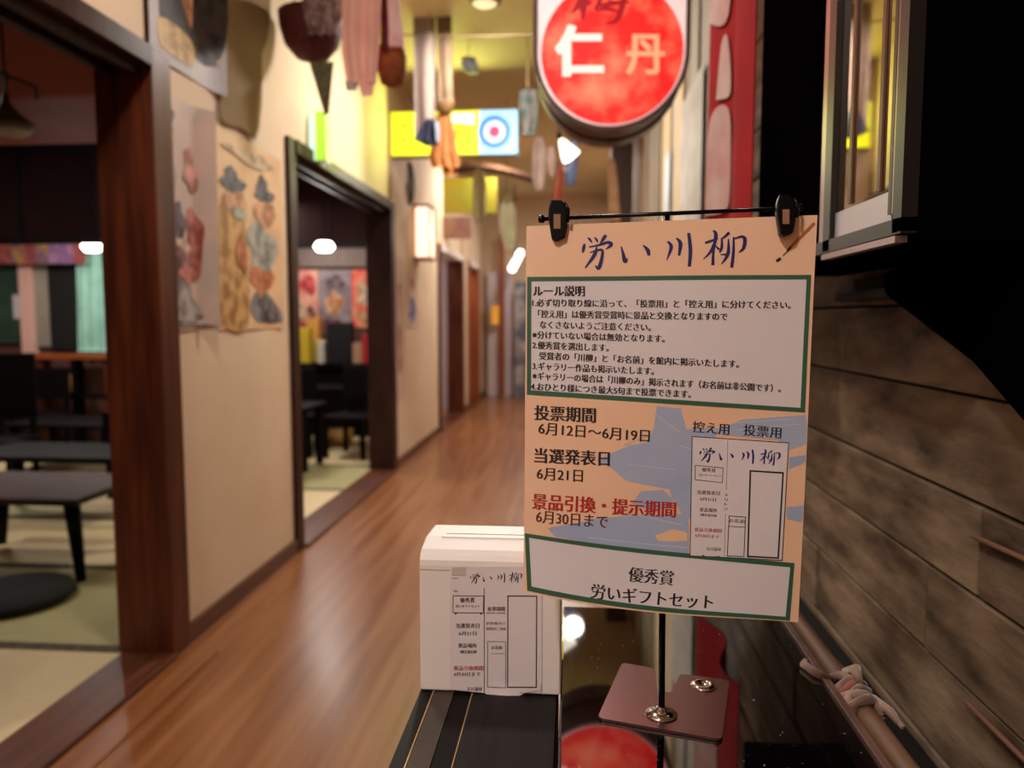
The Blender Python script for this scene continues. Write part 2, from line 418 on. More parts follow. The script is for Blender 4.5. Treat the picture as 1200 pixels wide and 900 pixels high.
def sheet(u, v, off=0.0):
    p = PTL * (1-u)*(1-v) + PTR * u*(1-v) + PBR * u*v + PBL * (1-u)*v
    bow = 0.006 * math.sin(PI * min(max(u, 0), 1)) * (0.35 + v)                       # gentle bow of the hanging paper
    curl = 0.016 * max(0, v - 0.8) ** 2 / 0.04 * max(0.0, 1 - u) ** 1.5
    sag = 0.0075 * max(0.0, v - 0.75) / 0.25 * math.sin(PI * min(max(u, 0), 1)) * (1.25 - u)
    rip = 0.0010 * math.sin(9 * u + 2) * math.sin(7 * v)
    return p + PN * (off + bow * 0.4 + curl * 0.3 + rip) + PDOWN * sag
def surfP(px, py, off=0.0):
    u, v = inv_bil(px, py); return sheet(min(max(u, 0.003), 0.997), min(max(v, 0.003), 0.997), off)
poster = thing('notice_poster', 'large peach paper notice with blue brush heading clipped to the black stand', 'poster', tuple(PTL.lerp(PTR, 0.5)))
N = 28; b = MB()
for s_, off in ((0, 0.0), (1, -0.0004)):
    vs = [sheet(i / N, j / N, off) for j in range(N + 1) for i in range(N + 1)]
    b.add(vs, [(j*(N+1)+i, j*(N+1)+i+1, (j+1)*(N+1)+i+1, (j+1)*(N+1)+i) for j in range(N) for i in range(N)])
n0 = (N + 1) ** 2
rim = [i for i in range(N)] + [j*(N+1)+N for j in range(N)] + [N*(N+1)+N-i for i in range(N)] + [(N-j)*(N+1) for j in range(N)]
b.f += [(rim[k], rim[(k+1) % len(rim)], rim[(k+1) % len(rim)] + n0, rim[k] + n0) for k in range(len(rim))]; b.mi += [0] * len(rim)
raw(b, 'paper_sheet', peach, poster)
# grey-blue and peach landscape print below the rules
o1, o2, o3, o4, o5 = 0.00025, 0.00035, 0.00055, 0.0007, 0.0009
b = MB()
def blob(pts, off):
    c = (sum(p[0] for p in pts) / len(pts), sum(p[1] for p in pts) / len(pts)); vs = [surfP(*c, off)]
    dense = []
    for i in range(len(pts)):
        a, e = pts[i], pts[(i + 1) % len(pts)]
        for t in (0, 0.34, 0.67): dense.append((a[0] + (e[0]-a[0])*t, a[1] + (e[1]-a[1])*t))
    rings = 5
    for r_ in range(1, rings + 1):
        vs += [surfP(c[0] + (p[0]-c[0])*r_/rings, c[1] + (p[1]-c[1])*r_/rings, off) for p in dense]
    n = len(dense); fs = [(0, 1 + i, 1 + (i+1) % n) for i in range(n)]
    for r_ in range(1, rings):
        for i in range(n):
            a = 1 + (r_-1)*n + i; a2 = 1 + (r_-1)*n + (i+1) % n
            fs.append((a, a + n, a2 + n, a2))
    b.add(vs, fs)
for pts in [[(772,474),(800,476),(806,500),(848,498),(830,520),(833,560),(808,570),(790,572),(735,562),(713,543),(732,528),(758,518),(768,500)],
            [(700,538),(740,520),(770,515),(768,545),(735,552)], [(795,540),(830,540),(830,615),(800,600),(786,575)],
            [(742,588),(752,574),(778,572),(790,582),(786,594),(760,596)],
            [(642,618),(700,606),(760,600),(808,600),(808,646),(760,640),(700,634),(650,627)],
            [(846,500),(870,488),(944,481),(948,505),(947,515),(925,522),(925,512),(846,506)],
            [(925,531),(944,528),(945,536),(925,545)], [(922,590),(944,588),(943,600),(938,608),(922,604)]]:
    b = MB(); blob(pts, o1)
    raw(b, 'landscape_print', printblue, poster, label='pale grey-blue patch printed behind the dates')
b = MB()
blob([(768,624),(790,617),(806,621),(806,630),(790,631),(772,630)], o2)
raw(b, 'landscape_print', mat('print_peach', (236, 192, 150), 0.5), poster, label='peach patch printed in the blue')
b = MB()
for a, e in [((735,542),(793,548)),((733,520),(765,506)),((798,520),(826,526)),((690,627),(806,638)),((860,492),(930,486)),((865,500),(940,492)),((740,600),(800,612)),((768,482),(800,505))]:
    b = MB(); line_px(b, surfP, a, e, 0.9, o2 + 0.00005, 4)
    raw(b, 'landscape_print', lightblue, poster, label='thin pale line printed in the blue')
# rules panel and prize panel
b = MB(); quad_px(b, surfP, [(618,325),(950,320),(943,477),(618,463)], o2, 10); raw(b, 'rules_panel', paper, poster)
b = MB(); frame_px(b, surfP, [(618,325),(951,319.5),(943.5,478),(617.5,463)], 5.2, o3, 10); raw(b, 'green_frame', printgreen, poster)
b = MB(); quad_px(b, surfP, [(616,626),(930,657),(925,726),(619,689)], o2, 12); raw(b, 'prize_panel', paper, poster)
b = MB(); frame_px(b, surfP, [(615,625),(931,657),(925.5,727),(618.5,690)], 5.0, o3, 12); raw(b, 'green_frame', printgreen, poster)
put_title(poster, surfP, navy, 685, 270, 876.5, 314, slope=0.0, off=o2, label='navy brush-written heading')
T = lambda s, p0, p1, h, m=ink, heavy=0.05, thin=-0.006, par=poster, sf=surfP, off=o3, **k: put_text('lettering', s, p0, p1, h, m, par, sf, heavy, thin, off, **k)
T('ルール説明', (625,346.5), (688,346), 13.5, heavy=0.085, thin=0.006)
for s, p0, p1 in [('1.必ず切り取り線に沿って、「投票用」と「控え用」に分けてください。', (624,359), (928,358)),
    ('「控え用」は優秀賞受賞時に景品と交換となりますので', (631,372), (855,372.5)), ('なくさないようご注意ください。', (633,384.5), (766,386)),
    ('※分けていない場合は無効となります。', (624,396.5), (782,399)), ('2.優秀賞を選出します。', (624,408.5), (716,410.5)),
    ('受賞者の「川柳」と「お名前」を館内に掲示いたします。', (632,421), (868,427)), ('3.ギャラリー作品も掲示いたします。', (624,433), (769,437)),
    ('※ギャラリーの場合は「川柳のみ」掲示されます（お名前は非公開です）。', (624,444.5), (916,454.5)), ('4.おひとり様につき最大5句まで投票できます。', (622,457), (812,463))]:
    T(s, p0, p1, 9.8, heavy=0.085, thin=0.003)
T('投票期間', (626,491), (700,493), 19, heavy=0.07, thin=0.0); T('6月12日～6月19日', (631,508), (763,515), 16.5)
T('当選発表日', (626,541), (716,543.5), 19, heavy=0.07, thin=0.0); T('6月21日', (629,561), (684,563), 16.5)
T('景品引換・提示期間', (623,595), (793,602.5), 20, redink, heavy=0.07, thin=0.0, label='red lettering'); T('6月30日まで', (628,611), (713,615.5), 16.5, brownink, label='dark red lettering')
T('控え用', (813,502.5), (856,505), 14.5); T('投票用', (872,505), (916,508), 14.5)
T('優秀賞', (736,673.5), (789,679), 18, heavy=0.07); T('労いギフトセット', (692,692.5), (835,707.5), 18, heavy=0.07)
# little picture of the ballot slip
zz = lambda x, y: (800 + x * 0.1722, 505 + y * 0.1722)
b = MB(); quad_px(b, surfP, [zz(72,18), zz(725,50), zz(678,865), zz(50,828)], o3, 6); raw(b, 'slip_picture', paper, poster)
b = MB()
frame_px(b, surfP, [zz(72,18), zz(725,50), zz(678,865), zz(50,828)], 0.9, o4, 6)
frame_px(b, surfP, [zz(460,243), zz(690,253), zz(655,852), zz(438,840)], 1.9, o4, 6)
frame_px(b, surfP, [zz(318,558), zz(433,565), zz(420,838), zz(302,832)], 0.9, o4, 4)
frame_px(b, surfP, [zz(92,215), zz(284,230), zz(278,335), zz(89,318)], 0.7, o4, 4)
line_px(b, surfP, zz(312,630), zz(430,636), 0.7, o4)
for k in range(58):
    t = k / 58; y_ = 45 + 790 * t
    if 375 < y_ < 545: continue
    line_px(b, surfP, zz(315 - 30*t, y_), zz(315 - 30*(t + 0.009), y_ + 7), 0.8, o4)
raw(b, 'slip_outline', ink, poster)
put_title(poster, surfP, navy, 821.5, 518.5, 914.5, 537.5, slope=0.05, off=o4, fat=1.1)
for s, x0, y0, x1, y1, h, m in [('優秀賞', 138,256,230,262,30,ink), ('労いギフトセット', 118,288,270,296,18,greyink), ('当選発表日', 104,412,258,418,30,ink), ('6月21日', 124,455,232,462,26,ink),
    ('景品場所', 120,530,238,536,30,ink), ('3階正面玄関', 124,562,234,568,20,ink), ('景品引換期間', 84,662,268,672,28,redink), ('6月30日まで', 88,700,250,712,26,redink), ('玉川温泉', 160,788,264,794,24,ink), ('お名前', 318,602,426,608,30,ink)]:
    T(s, zz(x0,y0), zz(x1,y1), h*0.1722, m, off=o4)
for k, ch in enumerate('キリトリ'): T(ch, zz(292-k*2, 425+k*32), zz(312-k*2, 427+k*32), 4.2, ink, off=o4)
# pencil printed on the upper right corner
b = MB(); line_px(b, surfP, (954.5,261), (928,288), 3.2, o3, 3); raw(b, 'pencil_print', pencil_m, poster, label='small orange pencil printed in the corner')
b = MB(); line_px(b, surfP, (928,288), (924,293), 2.6, o3); line_px(b, surfP, (924.5,292.5), (919,298), 1.0, o3); line_px(b, surfP, (916.5,301), (911.5,304.5), 3.2, o3); raw(b, 'pencil_print', ink, poster, label='dark pencil tip')

# stand
TZ = 0.82
base = on_z(775, 841, TZ)
st = thing('poster_stand', 'black wire stand with square steel foot holding up the peach notice', 'stand', tuple(base))
topc = at_depth(782, 249, 0.797)
q = [on_z(x, y_, TZ + 0.0005) for x, y_ in [(729,779),(768,786),(770,812),(787,815),(797,792),(855,800),(846,870),(700,844)]]
def round_poly(P, r, n=5):
    out = []
    for i in range(len(P)):
        a, p, e = P[i - 1], P[i], P[(i + 1) % len(P)]
        d0 = min(r, (a - p).length * 0.4); d1 = min(r, (e - p).length * 0.4)
        s0 = p + (a - p).normalized() * d0; s1 = p + (e - p).normalized() * d1
        for k in range(n + 1):
            t = k / n; out.append(s0 * (1-t)**2 + p * 2*t*(1-t) + s1 * t*t)
    return out
b = MB(); b.prism(round_poly(q, 0.008), (0, 0, 0.003)); b.build('base_plate', steel, st)
b = MB(); b.lathe(base + Vector((0,0,0.0035)), [(0.017,0),(0.017,0.0015),(0.012,0.004),(0.006,0.006),(0.005,0.009)], 28); b.build('pole_collar', chrome, st, smooth=True)
h2 = on_z(824, 807, TZ)
b = MB(); b.lathe(h2 + Vector((0,0,0.0035)), [(0.015,0),(0.0145,0.0015),(0.011,0.003),(0.006,0.0035),(0.0055,0.001)], 28); b.build('screw_socket', chrome, st, smooth=True)
polt = topc + Vector((0, 0.006, 0))
b = MB(); b.tube([base + Vector((0,0,0.004)), base.lerp(polt, 0.5) + Vector((0,0.004,0)), polt], 0.0036, 12); b.build('pole', metal_b, st, smooth=True)
ba = at_depth(634.5, 256, 0.812); bb_ = at_depth(938, 243, 0.776)
ba += Vector((0, 0.004, 0)); bb_ += Vector((0, 0.004, 0))
b = MB(); b.tube([ba, bb_], 0.0022, 10); b.build('crossbar', metal_b, st, smooth=True)
for p in (ba, bb_):
    b = MB(); b.lathe(p - Vector((0.004,0,0)), [(0.001,0),(0.0038,0.001),(0.0045,0.004),(0.0038,0.007),(0.001,0.008)], 14, 'X'); b.build('end_knob', metal_b, st, smooth=True)
for (cx, cy, dd) in ((653.5, 257.5, 0.798), (921, 252, 0.762)):
    Pc = lambda x, y_, o: at_depth(cx + x, cy + y_, dd) - PN * o
    pts = [(-8,-23),(4,-23),(8,-19),(11.5,-12),(11,8),(8,21),(-2,25),(-7,23),(-11,-2),(-10.5,-14)]
    front = [Pc(x, y_, -0.002) for x, y_ in pts]
    b = MB(); b.prism(front, -PN * 0.011); cl = b.build('clip', blackmat, st, bevel=0.0012)
    b = MB(); b.prism([Pc(x, y_, -0.0024) for x, y_ in [(-4.5,-6),(3.5,-6),(3.5,11),(-4.5,11)]], -PN * 0.0015); b.build('clip_window', mat('clip_slot', (150,112,88), 0.4), cl, label='pale slot in the clip')
    b = MB(); b.tube([Pc(8,-19,-0.004), Pc(13,-11,-0.004), Pc(12,4,-0.004)], 0.0016, 8); b.build('clip_spring', metal_b, cl, smooth=True)

# ------------------------------------------------------------ tables
def leg_box(b, x, y_, z0, z1, w=0.02): b.box(x - w, x + w, y_ - w, y_ + w, z0, z1)
GX0, GX1, GY0, GY1 = -0.014, 0.296, 0.38, 1.125
tb = thing('lacquer_table', 'glossy black table under the poster stand with worn timber edge', 'table', ((GX0+GX1)/2, 0.75, 0))
box('tabletop', blacklac, GX0, GX1, GY0, GY1, TZ - 0.03, TZ, tb, bevel=0.002)
box('edge_rail', mat('worn_rail', (96, 70, 58), 0.5, col2=(70, 46, 36), scale=22, stretch=(3,1,3)), GX1 + 0.001, GX1 + 0.010, GY0, GY1 + 0.03, TZ - 0.02, TZ + 0.003, tb, bevel=0.001, label='narrow pinkish-brown edge rail')
for x, y_ in ((GX0+0.03, GY0+0.03), (GX1-0.03, GY0+0.03), (GX0+0.03, GY1-0.03), (GX1-0.03, GY1-0.03)):
    box('leg', blackwood, x-0.02, x+0.02, y_-0.02, y_+0.02, 0, TZ-0.03, tb, bevel=0.002)
for y_ in (GY0 + 0.02, GY1 - 0.035): box('apron', blackwood, GX0+0.05, GX1-0.05, y_, y_ + 0.015, TZ-0.1, TZ-0.03, tb)
# narrow black cabinet carrying the ballot box, with gilt lines in its top
cb = thing('black_cabinet', 'narrow black cabinet under the white ballot box, gilt lines in its top', 'cabinet', (-0.095, 0.75, 0))
box('body', blackwood, -0.176, -0.018, 0.38, 0.98, 0.0, TZ - 0.004, cb, bevel=0.002)
box('top_strip', blackwood, -0.176, -0.162, 0.38, 0.98, TZ - 0.0038, TZ, cb)
box('gilt_line', gilt, -0.1615, -0.1600, 0.38, 0.98, TZ - 0.0038, TZ + 0.0002, cb)
box('top_strip', greybrown, -0.1595, -0.137, 0.38, 0.98, TZ - 0.0038, TZ - 0.0005, cb, label='grey-brown strip')
box('top_strip', blackwood, -0.1365, -0.1165, 0.38, 0.98, TZ - 0.0038, TZ - 0.0018, cb)
box('gilt_line', gilt, -0.1160, -0.1147, 0.38, 0.98, TZ - 0.0038, TZ + 0.0002, cb)
box('top_panel', mat('ribbed_panel', (14, 11, 11), 0.5, col2=(26, 21, 21), scale=26, stretch=(9, 0.2, 1), spec=0.2), -0.1142, -0.0185, 0.38, 0.98, TZ - 0.0038, TZ - 0.0002, cb)

# ------------------------------------------------------------ ballot box
FY = 0.847
def front(px, py, off=0.0): p = on_y(px, py, FY); p.y -= off; return p
xl = on_y(492, 740, FY).x; xr = on_y(657, 740, FY).x; zb = TZ + 0.0008
ztop = on_y(560, 652, FY).z
bx = thing('ballot_box', 'white plastic ballot box with slotted lid and a slip taped to its front', 'box', ((xl + xr) / 2, FY + 0.05, zb))
prof = [(0.0, zb), (0.0, ztop - 0.012), (0.0012, ztop - 0.006), (0.0045, ztop - 0.001), (0.011, ztop + 0.004), (0.042, ztop + 0.0105), (0.1, ztop + 0.0085), (0.105, ztop + 0.004), (0.105, zb)]
b = MB(); b.prism([(xl, FY + d, z) for d, z in prof], (xr - xl, 0, 0)); b.build('body', boxwhite, bx, bevel=0.003, seg=3, smooth=False)
# lid panel with slot ridge
tl = [on_z(500, 640, ztop + 0.008)]
def top_pt(x, d): # height of the top at depth d
    for (d0, z0), (d1, z1) in zip(prof[:-1], prof[1:]):
        if d0 <= d <= d1 and d1 > d0: return Vector((x, FY + d, z0 + (z1 - z0) * (d - d0) / (d1 - d0)))
    return Vector((x, FY + d, ztop))
sl0 = xl + 0.023; sl1 = xr - 0.008
b = MB(); b.prism([top_pt(sl0, 0.048) + Vector((0,0,0.0002)), top_pt(sl1, 0.048) + Vector((0,0,0.0002)), top_pt(sl1, 0.053) + Vector((0,0,0.0002)), top_pt(sl0, 0.053) + Vector((0,0,0.0002))], (0,0,0.0006)); b.build('slot', slitm, bx)
b = MB(); b.prism([top_pt(sl0-0.004, 0.038), top_pt(sl1+0.002, 0.038), top_pt(sl1+0.002, 0.0475), top_pt(sl0-0.004, 0.0475)], (0,0,0.0015)); b.build('slot_lip', boxwhite, bx, bevel=0.0005)
b = MB(); b.box(xl+0.001, xr-0.001, FY-0.0006, FY+0.001, ztop-0.017, ztop-0.0165); b.build('lid_seam', mat('seam_grey', (170,158,150), 0.6), bx)
yz = lambda x, y_: (520 + x * 0.18895, 655 + y_ * 0.18889)
slip = MB(); out = [yz(50,48), yz(330,46), yz(612,44), yz(606,600), yz(605,832), yz(500,850), yz(400,862), yz(330,852), yz(250,832), yz(120,815), yz(35,805), yz(38,400)]
def slipf(px, py, off=0.0):
    c = max(0.0, (py - 797) / 20.0) * math.exp(-((px - 592) / 26.0) ** 2)
    return front(px, py, 0.0009 + off + 0.003 * c * c)
def low(x): return 807 + 5 * math.sin((x - 527) / 108 * PI * 0.9) + (6 if 567 < x < 618 else 0) * math.sin(max(0, (x - 567) / 51 * PI))
for off in (0.0, -0.0004):
    slip.add([slipf(527.5 + 107.5 * i / 24, 664 + (low(527.5 + 107.5 * i / 24) - 664) * j / 16, off) for j in range(17) for i in range(25)],
             [(j*25+i, j*25+i+1, (j+1)*25+i+1, (j+1)*25+i) for j in range(16) for i in range(24)])
sp = raw(slip, 'ballot_slip', paper, bx)
sp['label'] = 'white paper slip taped on, curling at its lower edge'
S1, S2 = 0.0003, 0.0004
TS = lambda s, x0, y0, x1, y1, h, m=ink: put_text('lettering', s, yz(x0,y0), yz(x1,y1), h * 0.189, m, sp, slipf, 0.05, -0.004, S1)
put_title(sp, slipf, mat('ink_dark_navy', (24, 24, 48), 0.5), *yz(165, 80), *yz(485, 148), off=S1, fat=1.0)
b = MB()
frame_px(b, slipf, [yz(395,224), yz(580,226), yz(577,797), yz(393,795)], 1.2, S1)
frame_px(b, slipf, [yz(57,224), yz(250,226), yz(248,335), yz(56,333)], 0.8, S1)
frame_px(b, slipf, [yz(272,508), yz(386,510), yz(385,797), yz(271,793)], 0.6, S1)
line_px(b, slipf, yz(252,180), yz(252,835), 0.6, S2); line_px(b, slipf, yz(296,585), yz(380,585), 0.5, S1)
line_px(b, slipf, yz(52,118), yz(90,118), 0.5, S1); line_px(b, slipf, yz(604,770), yz(604,830), 0.4, S2); line_px(b, slipf, yz(470,826), yz(604,832), 0.4, S2)
for x in (75, 232): quad_px(b, slipf, [yz(x-8,334), yz(x+8,334), yz(x+4,342), yz(x-4,342)], S1, 1)
raw(b, 'slip_outline', ink, sp)
for a in [('優秀賞',102,266,192,266,34), ('労いギフトセット',74,298,224,298,19), ('投票期間',272,318,382,318,28), ('6月12日～6月19日',264,338,382,338,15,greyink), ('切り取り線に沿って',264,404,384,404,20,greyink), ('投票用をご投函',264,438,384,438,20,greyink),
    ('当選発表日',76,424,222,424,32), ('6月21日',94,470,204,470,27), ('景品場所',90,546,206,546,30), ('3階正面玄関',100,582,204,582,22), ('景品引換期間',62,686,246,686,30,redink), ('6月30日まで',64,722,228,722,27,brownink),
    ('玉川温泉',142,812,240,812,24), ('お名前',296,556,364,556,24), ('No.',62,204,92,204,20,greyink)]: TS(*a)
b = MB(); b.prism([slipf(x, y_, 0.0002) for x, y_ in [yz(52,50), yz(136,50), yz(136,100), yz(52,100)]], (0,-0.0002,0)); b.build('clear_tape', mat('tape', (196,182,176), 0.25), sp, label='greyish strip of tape at the slip corner')

# ------------------------------------------------------------ round lantern sign
LY = 2.85
cxp, cyp, rp = 716, 60, 84
def lant(r, a): return on_y(cxp + r * math.cos(a), cyp + r * math.sin(a), LY)
lc = on_y(cxp, cyp, LY); rr = 84 * LY / 900
lan = thing('lantern_sign', 'hanging round-bottomed red and white sign box above the poster', 'sign', tuple(lc))
def uprof(r, h, n=36, y_=LY, g=0.0):
    pts = [Vector((lc.x + r, y_, lc.z + h))]
    for k in range(n + 1):
        a = -PI * k / n; pts.append(Vector((lc.x + r * math.cos(a), y_, lc.z + r * math.sin(a))))
    pts.append(Vector((lc.x - r, y_, lc.z + h)))
    return pts
rimm = mat('sign_rim', (74, 56, 50), 0.4, metal=0.3, col2=(92, 64, 54), scale=10)
H = 0.62
b = MB(); b.prism(uprof(rr + 0.004, H, y_=LY + 0.012), (0, 0.3, 0)); b.build('housing', rimm, lan, bevel=0.004)
def bandring(name, y0, y1, r0, r1, m):
    b = MB(); a_ = uprof(r0, H, y_=y0); c_ = uprof(r1, H, y_=y0); n = len(a_)
    vs = a_ + c_ + [p + Vector((0, y1 - y0, 0)) for p in a_] + [p + Vector((0, y1 - y0, 0)) for p in c_]
    fs = []
    for i in range(n - 1):
        fs += [(i, i+1, n+i+1, n+i), (2*n+i, 2*n+i+1, 3*n+i+1, 3*n+i), (i, i+1, 2*n+i+1, 2*n+i), (n+i, n+i+1, 3*n+i+1, 3*n+i)]
    b.add(vs, fs); return b.build(name, m, lan)
bandring('rim_band', LY - 0.006, LY + 0.02, rr - 0.004, rr + 0.012, rimm)
bandring('rim_band', LY + 0.17, LY + 0.2, rr + 0.004, rr + 0.012, rimm)
b = MB(); b.prism(uprof(rr - 0.004, H, y_=LY), (0, 0.01, 0)); b.build('face_panel', mat('sign_white', (232, 216, 214), 0.4, emit=0.55), lan, label='white lit face panel')
dr = 79.5 * LY / 900; dc = on_y(717, 61, LY)
redm = mat('sign_red', (232, 34, 32), 0.4, col2=(248, 128, 96), scale=8, emit=0.62, detail=8, ramp=(0.46, 0.72))
b = MB(); b.prism([Vector((dc.x + dr * math.cos(-2*PI*k/56), LY - 0.0035, dc.z + dr * math.sin(-2*PI*k/56))) for k in range(56)], (0, 0.003, 0)); disc = b.build('red_disc', redm, lan, label='lit red disc')
sfl = lambda px, py, off: on_y(px, py, LY - 0.004 - off)
put_text('lettering', '仁', (650,83), (708,83), 62, mat('sign_letter', (250,214,204), 0.5, emit=0.8), disc, sfl, 0.05, 0.03, 0.0008, label='pale characters on the disc')
put_text('lettering', '丹', (733,82), (779,82), 52, mat('sign_letter_orange', (252,150,110), 0.5, emit=0.85), disc, sfl, 0.03, 0.018, 0.0008, label='orange character on the disc')
b = MB()
for i_, st_ in enumerate([[(292,-150,14),(298,-60,30),(290,20,32),(286,82,10)], [(232,-20,8),(290,-44,22),(345,-60,8)], [(286,-30,10),(268,20,24),(238,56,4)], [(300,-10,8),(318,18,18)],
    [(392,-170,8),(372,-130,22),(345,-96,6)], [(368,-118,8),(430,-128,20),(478,-134,8)], [(376,-84,10),(362,-20,24),(338,44,8)], [(374,-74,8),(430,-84,18),(462,-74,24),(450,10,26),(424,80,24),(374,96,5)],
    [(330,30,8),(400,14,22),(478,6,10)], [(342,44,8),(390,36,18),(436,48,10)], [(396,-60,8),(410,-40,18)], [(392,-6,8),(404,14,18)]]):
    c_ = catmull(st_, 5); vs = []
    for k in range(len(c_)):
        a_, e_ = c_[max(k - 1, 0)], c_[min(k + 1, len(c_) - 1)]; L = math.hypot(e_[0]-a_[0], e_[1]-a_[1]) or 1
        nx, ny = -(e_[1]-a_[1]) / L * c_[k][2] / 2, (e_[0]-a_[0]) / L * c_[k][2] / 2
        for sg in (1, -1): vs.append(sfl(600 + (c_[k][0] + sg*nx) * 0.2889, (c_[k][1] + sg*ny) * 0.2889, 0.0014 + i_ * 0.00004))
    b.add(vs, [(2*k, 2*k+1, 2*k+3, 2*k+2) for k in range(len(c_) - 1)])
raw(b, 'lettering', mat('sign_letter_red', (150,6,24), 0.5, emit=0.5), disc, label='deep red brush character')
for p in [(714, 151), (714, 162)]:
    pass
b = MB(); b.box(lc.x - 0.02, lc.x + 0.02, LY + 0.13, LY + 0.18, lc.z + H, CEIL); b.build('hanger', rimm, lan)
b = MB()
b.lathe((lc.x, LY + 0.007, lc.z - rr - 0.0125), [(0.005, -0.003), (0.005, 0.0)], 10); b.build('screw', chrome, lan)
b = MB()
b.lathe((lc.x, LY + 0.185, lc.z - rr - 0.0125), [(0.005, -0.003), (0.005, 0.0)], 10); b.build('screw', chrome, lan)
lamp('sign_glow', 'POINT', (lc.x, LY - 0.25, lc.z), 1.0, (1.0, 0.35, 0.28), 0.1)

# ------------------------------------------------------------ lit box signs on the left wall
def sign_box(name, label, cat, x0, x1, y0, yb, Y, m, dep=0.12):
    p0 = on_y(x0, yb, Y); p1 = on_y(x1, y0, Y)
    t = thing(name, label, cat, (p0.x, Y, p0.z))
    box('housing', mat('sign_case', (150, 140, 90), 0.4), p0.x, p1.x, Y + 0.004, Y + dep, p0.z, p1.z, t, bevel=0.008)
    return t, p0, p1
SY = 6.25
t, p0, p1 = sign_box('light_box_sign', 'yellow lit box sign with blue target emblem at its right end', 'sign', 457, 608, 127, 184, SY, None)
xm = on_y(562, 150, SY).x
yel = mat('sign_yellow', (226, 232, 40), 0.4, emit=1.15); sky = mat('sign_blue', (150, 208, 250), 0.4, emit=1.2)
box('yellow_panel', yel, p0.x + 0.01, xm, SY - 0.004, SY + 0.004, p0.z + 0.01, p1.z - 0.01, t, label='lit yellow panel')
box('blue_panel', sky, xm, p1.x - 0.01, SY - 0.004, SY + 0.004, p0.z + 0.01, p1.z - 0.01, t, label='lit pale blue panel')
ec = on_y(579.5, 154.5, SY)
def discm(name, r, m, dy, label=None, r_in=0):
    b = MB(); n = 32
    if r_in:
        vs = [Vector((ec.x + q_ * math.cos(2*PI*k/n), SY - dy, ec.z + q_ * math.sin(2*PI*k/n))) for q_ in (r, r_in) for k in range(n)]
        b.add(vs, [(k, (k+1) % n, n + (k+1) % n, n + k) for k in range(n)])
        return raw(b, name, m, t, label=label)
    b.prism([Vector((ec.x + r * math.cos(-2*PI*k/n), SY - dy, ec.z + r * math.sin(-2*PI*k/n))) for k in range(n)], (0, 0.002, 0)); return b.build(name, m, t, label=label)
discm('emblem_ring', 0.132, mat('emblem_blue', (60, 130, 225), 0.4, emit=0.9), 0.006, 'blue ring', 0.085)
discm('emblem_disc', 0.083, mat('emblem_white', (222, 214, 250), 0.4, emit=1.0), 0.007, 'pale inner disc')
discm('emblem_dot', 0.045, mat('emblem_red', (236, 24, 84), 0.4, emit=1.0), 0.010, 'red centre dot')
sfs = lambda px, py, off: on_y(px, py, SY - 0.005 - off)
orl = mat('sign_orange_letter', (232, 150, 40), 0.4, emit=0.9)
put_text('lettering', '工', (464,166), (482,166), 28, orl, t, sfs, 0.03, 0.02, 0.0008); put_text('lettering', '元', (528,166), (548,166), 28, orl, t, sfs, 0.03, 0.02, 0.0008)
box('white_panel', mat('sign_white_lit', (255, 252, 226), 0.4, emit=1.3), on_y(530,150,SY).x, on_y(556,150,SY).x, SY - 0.0046, SY - 0.0042, on_y(540,146,SY).z, on_y(540,133,SY).z, t, label='bright white patch')
lamp('sign_glow', 'AREA', (p0.x + 0.5, SY - 0.06, p0.z + 0.2), 11, (0.85, 1.0, 0.30), 0.5, rot=(PI/2 + PI, 0, 0))
# small green light box high on the left wall
gy = 4.28
gp0 = on_y(361, 188, gy); gp1 = on_y(379, 132, gy)
t = thing('green_light_box', 'small green-lit box sign high on the left wall beside the second doorway', 'sign', (WL, gy, gp0.z))
box('housing', mat('sign_case', (150, 140, 90), 0.4), WL + 0.002, gp1.x + 0.006, gy + 0.004, gy + 0.1, gp0.z - 0.008, gp1.z + 0.008, t, bevel=0.004)
xm = WL + 0.04
box('pale_panel', mat('sign_pale_green', (210, 250, 226), 0.4, emit=0.9), WL + 0.004, xm, gy - 0.003, gy + 0.003, gp0.z, gp1.z, t, label='pale lit edge')
box('green_panel', mat('sign_green', (176, 236, 60), 0.4, emit=0.9), xm, gp1.x, gy - 0.003, gy + 0.003, gp0.z, gp1.z, t, label='lit green panel')
lamp('sign_glow', 'POINT', (-1.2, 4.15, 2.5), 0.25, (0.7, 1.0, 0.35), 0.12)
# yellow sign under a curved dark roof, further down
Y2 = 8.7
t = thing('roofed_sign', 'dull yellow sign under a curved dark little roof further down the corridor', 'sign', tuple(on_y(517, 250, Y2)))
a = on_y(517, 250, Y2); e = on_y(582, 208, Y2)
box('board', mat('sign_dull_yellow', (150, 130, 14), 0.5, col2=(134, 134, 30), scale=5, emit=0.05), a.x, e.x, Y2, Y2 + 0.04, a.z, e.z, t, label='dull yellow board')
b = MB(); top = []
for k in range(13):
    u = k / 12; top.append((WL + 0.003 + u * 1.0, e.z + 0.02 + 0.14 * math.sin(PI * (0.25 + 0.75 * u)) ))
pts = [Vector((x, Y2 - 0.02, z)) for x, z in top] + [Vector((x, Y2 - 0.02, z - 0.04)) for x, z in reversed(top)]
b.prism(pts, (0, 0.3, 0)); b.build('roof', mat('roof_brown', (70, 48, 32), 0.8, spec=0.1), t)

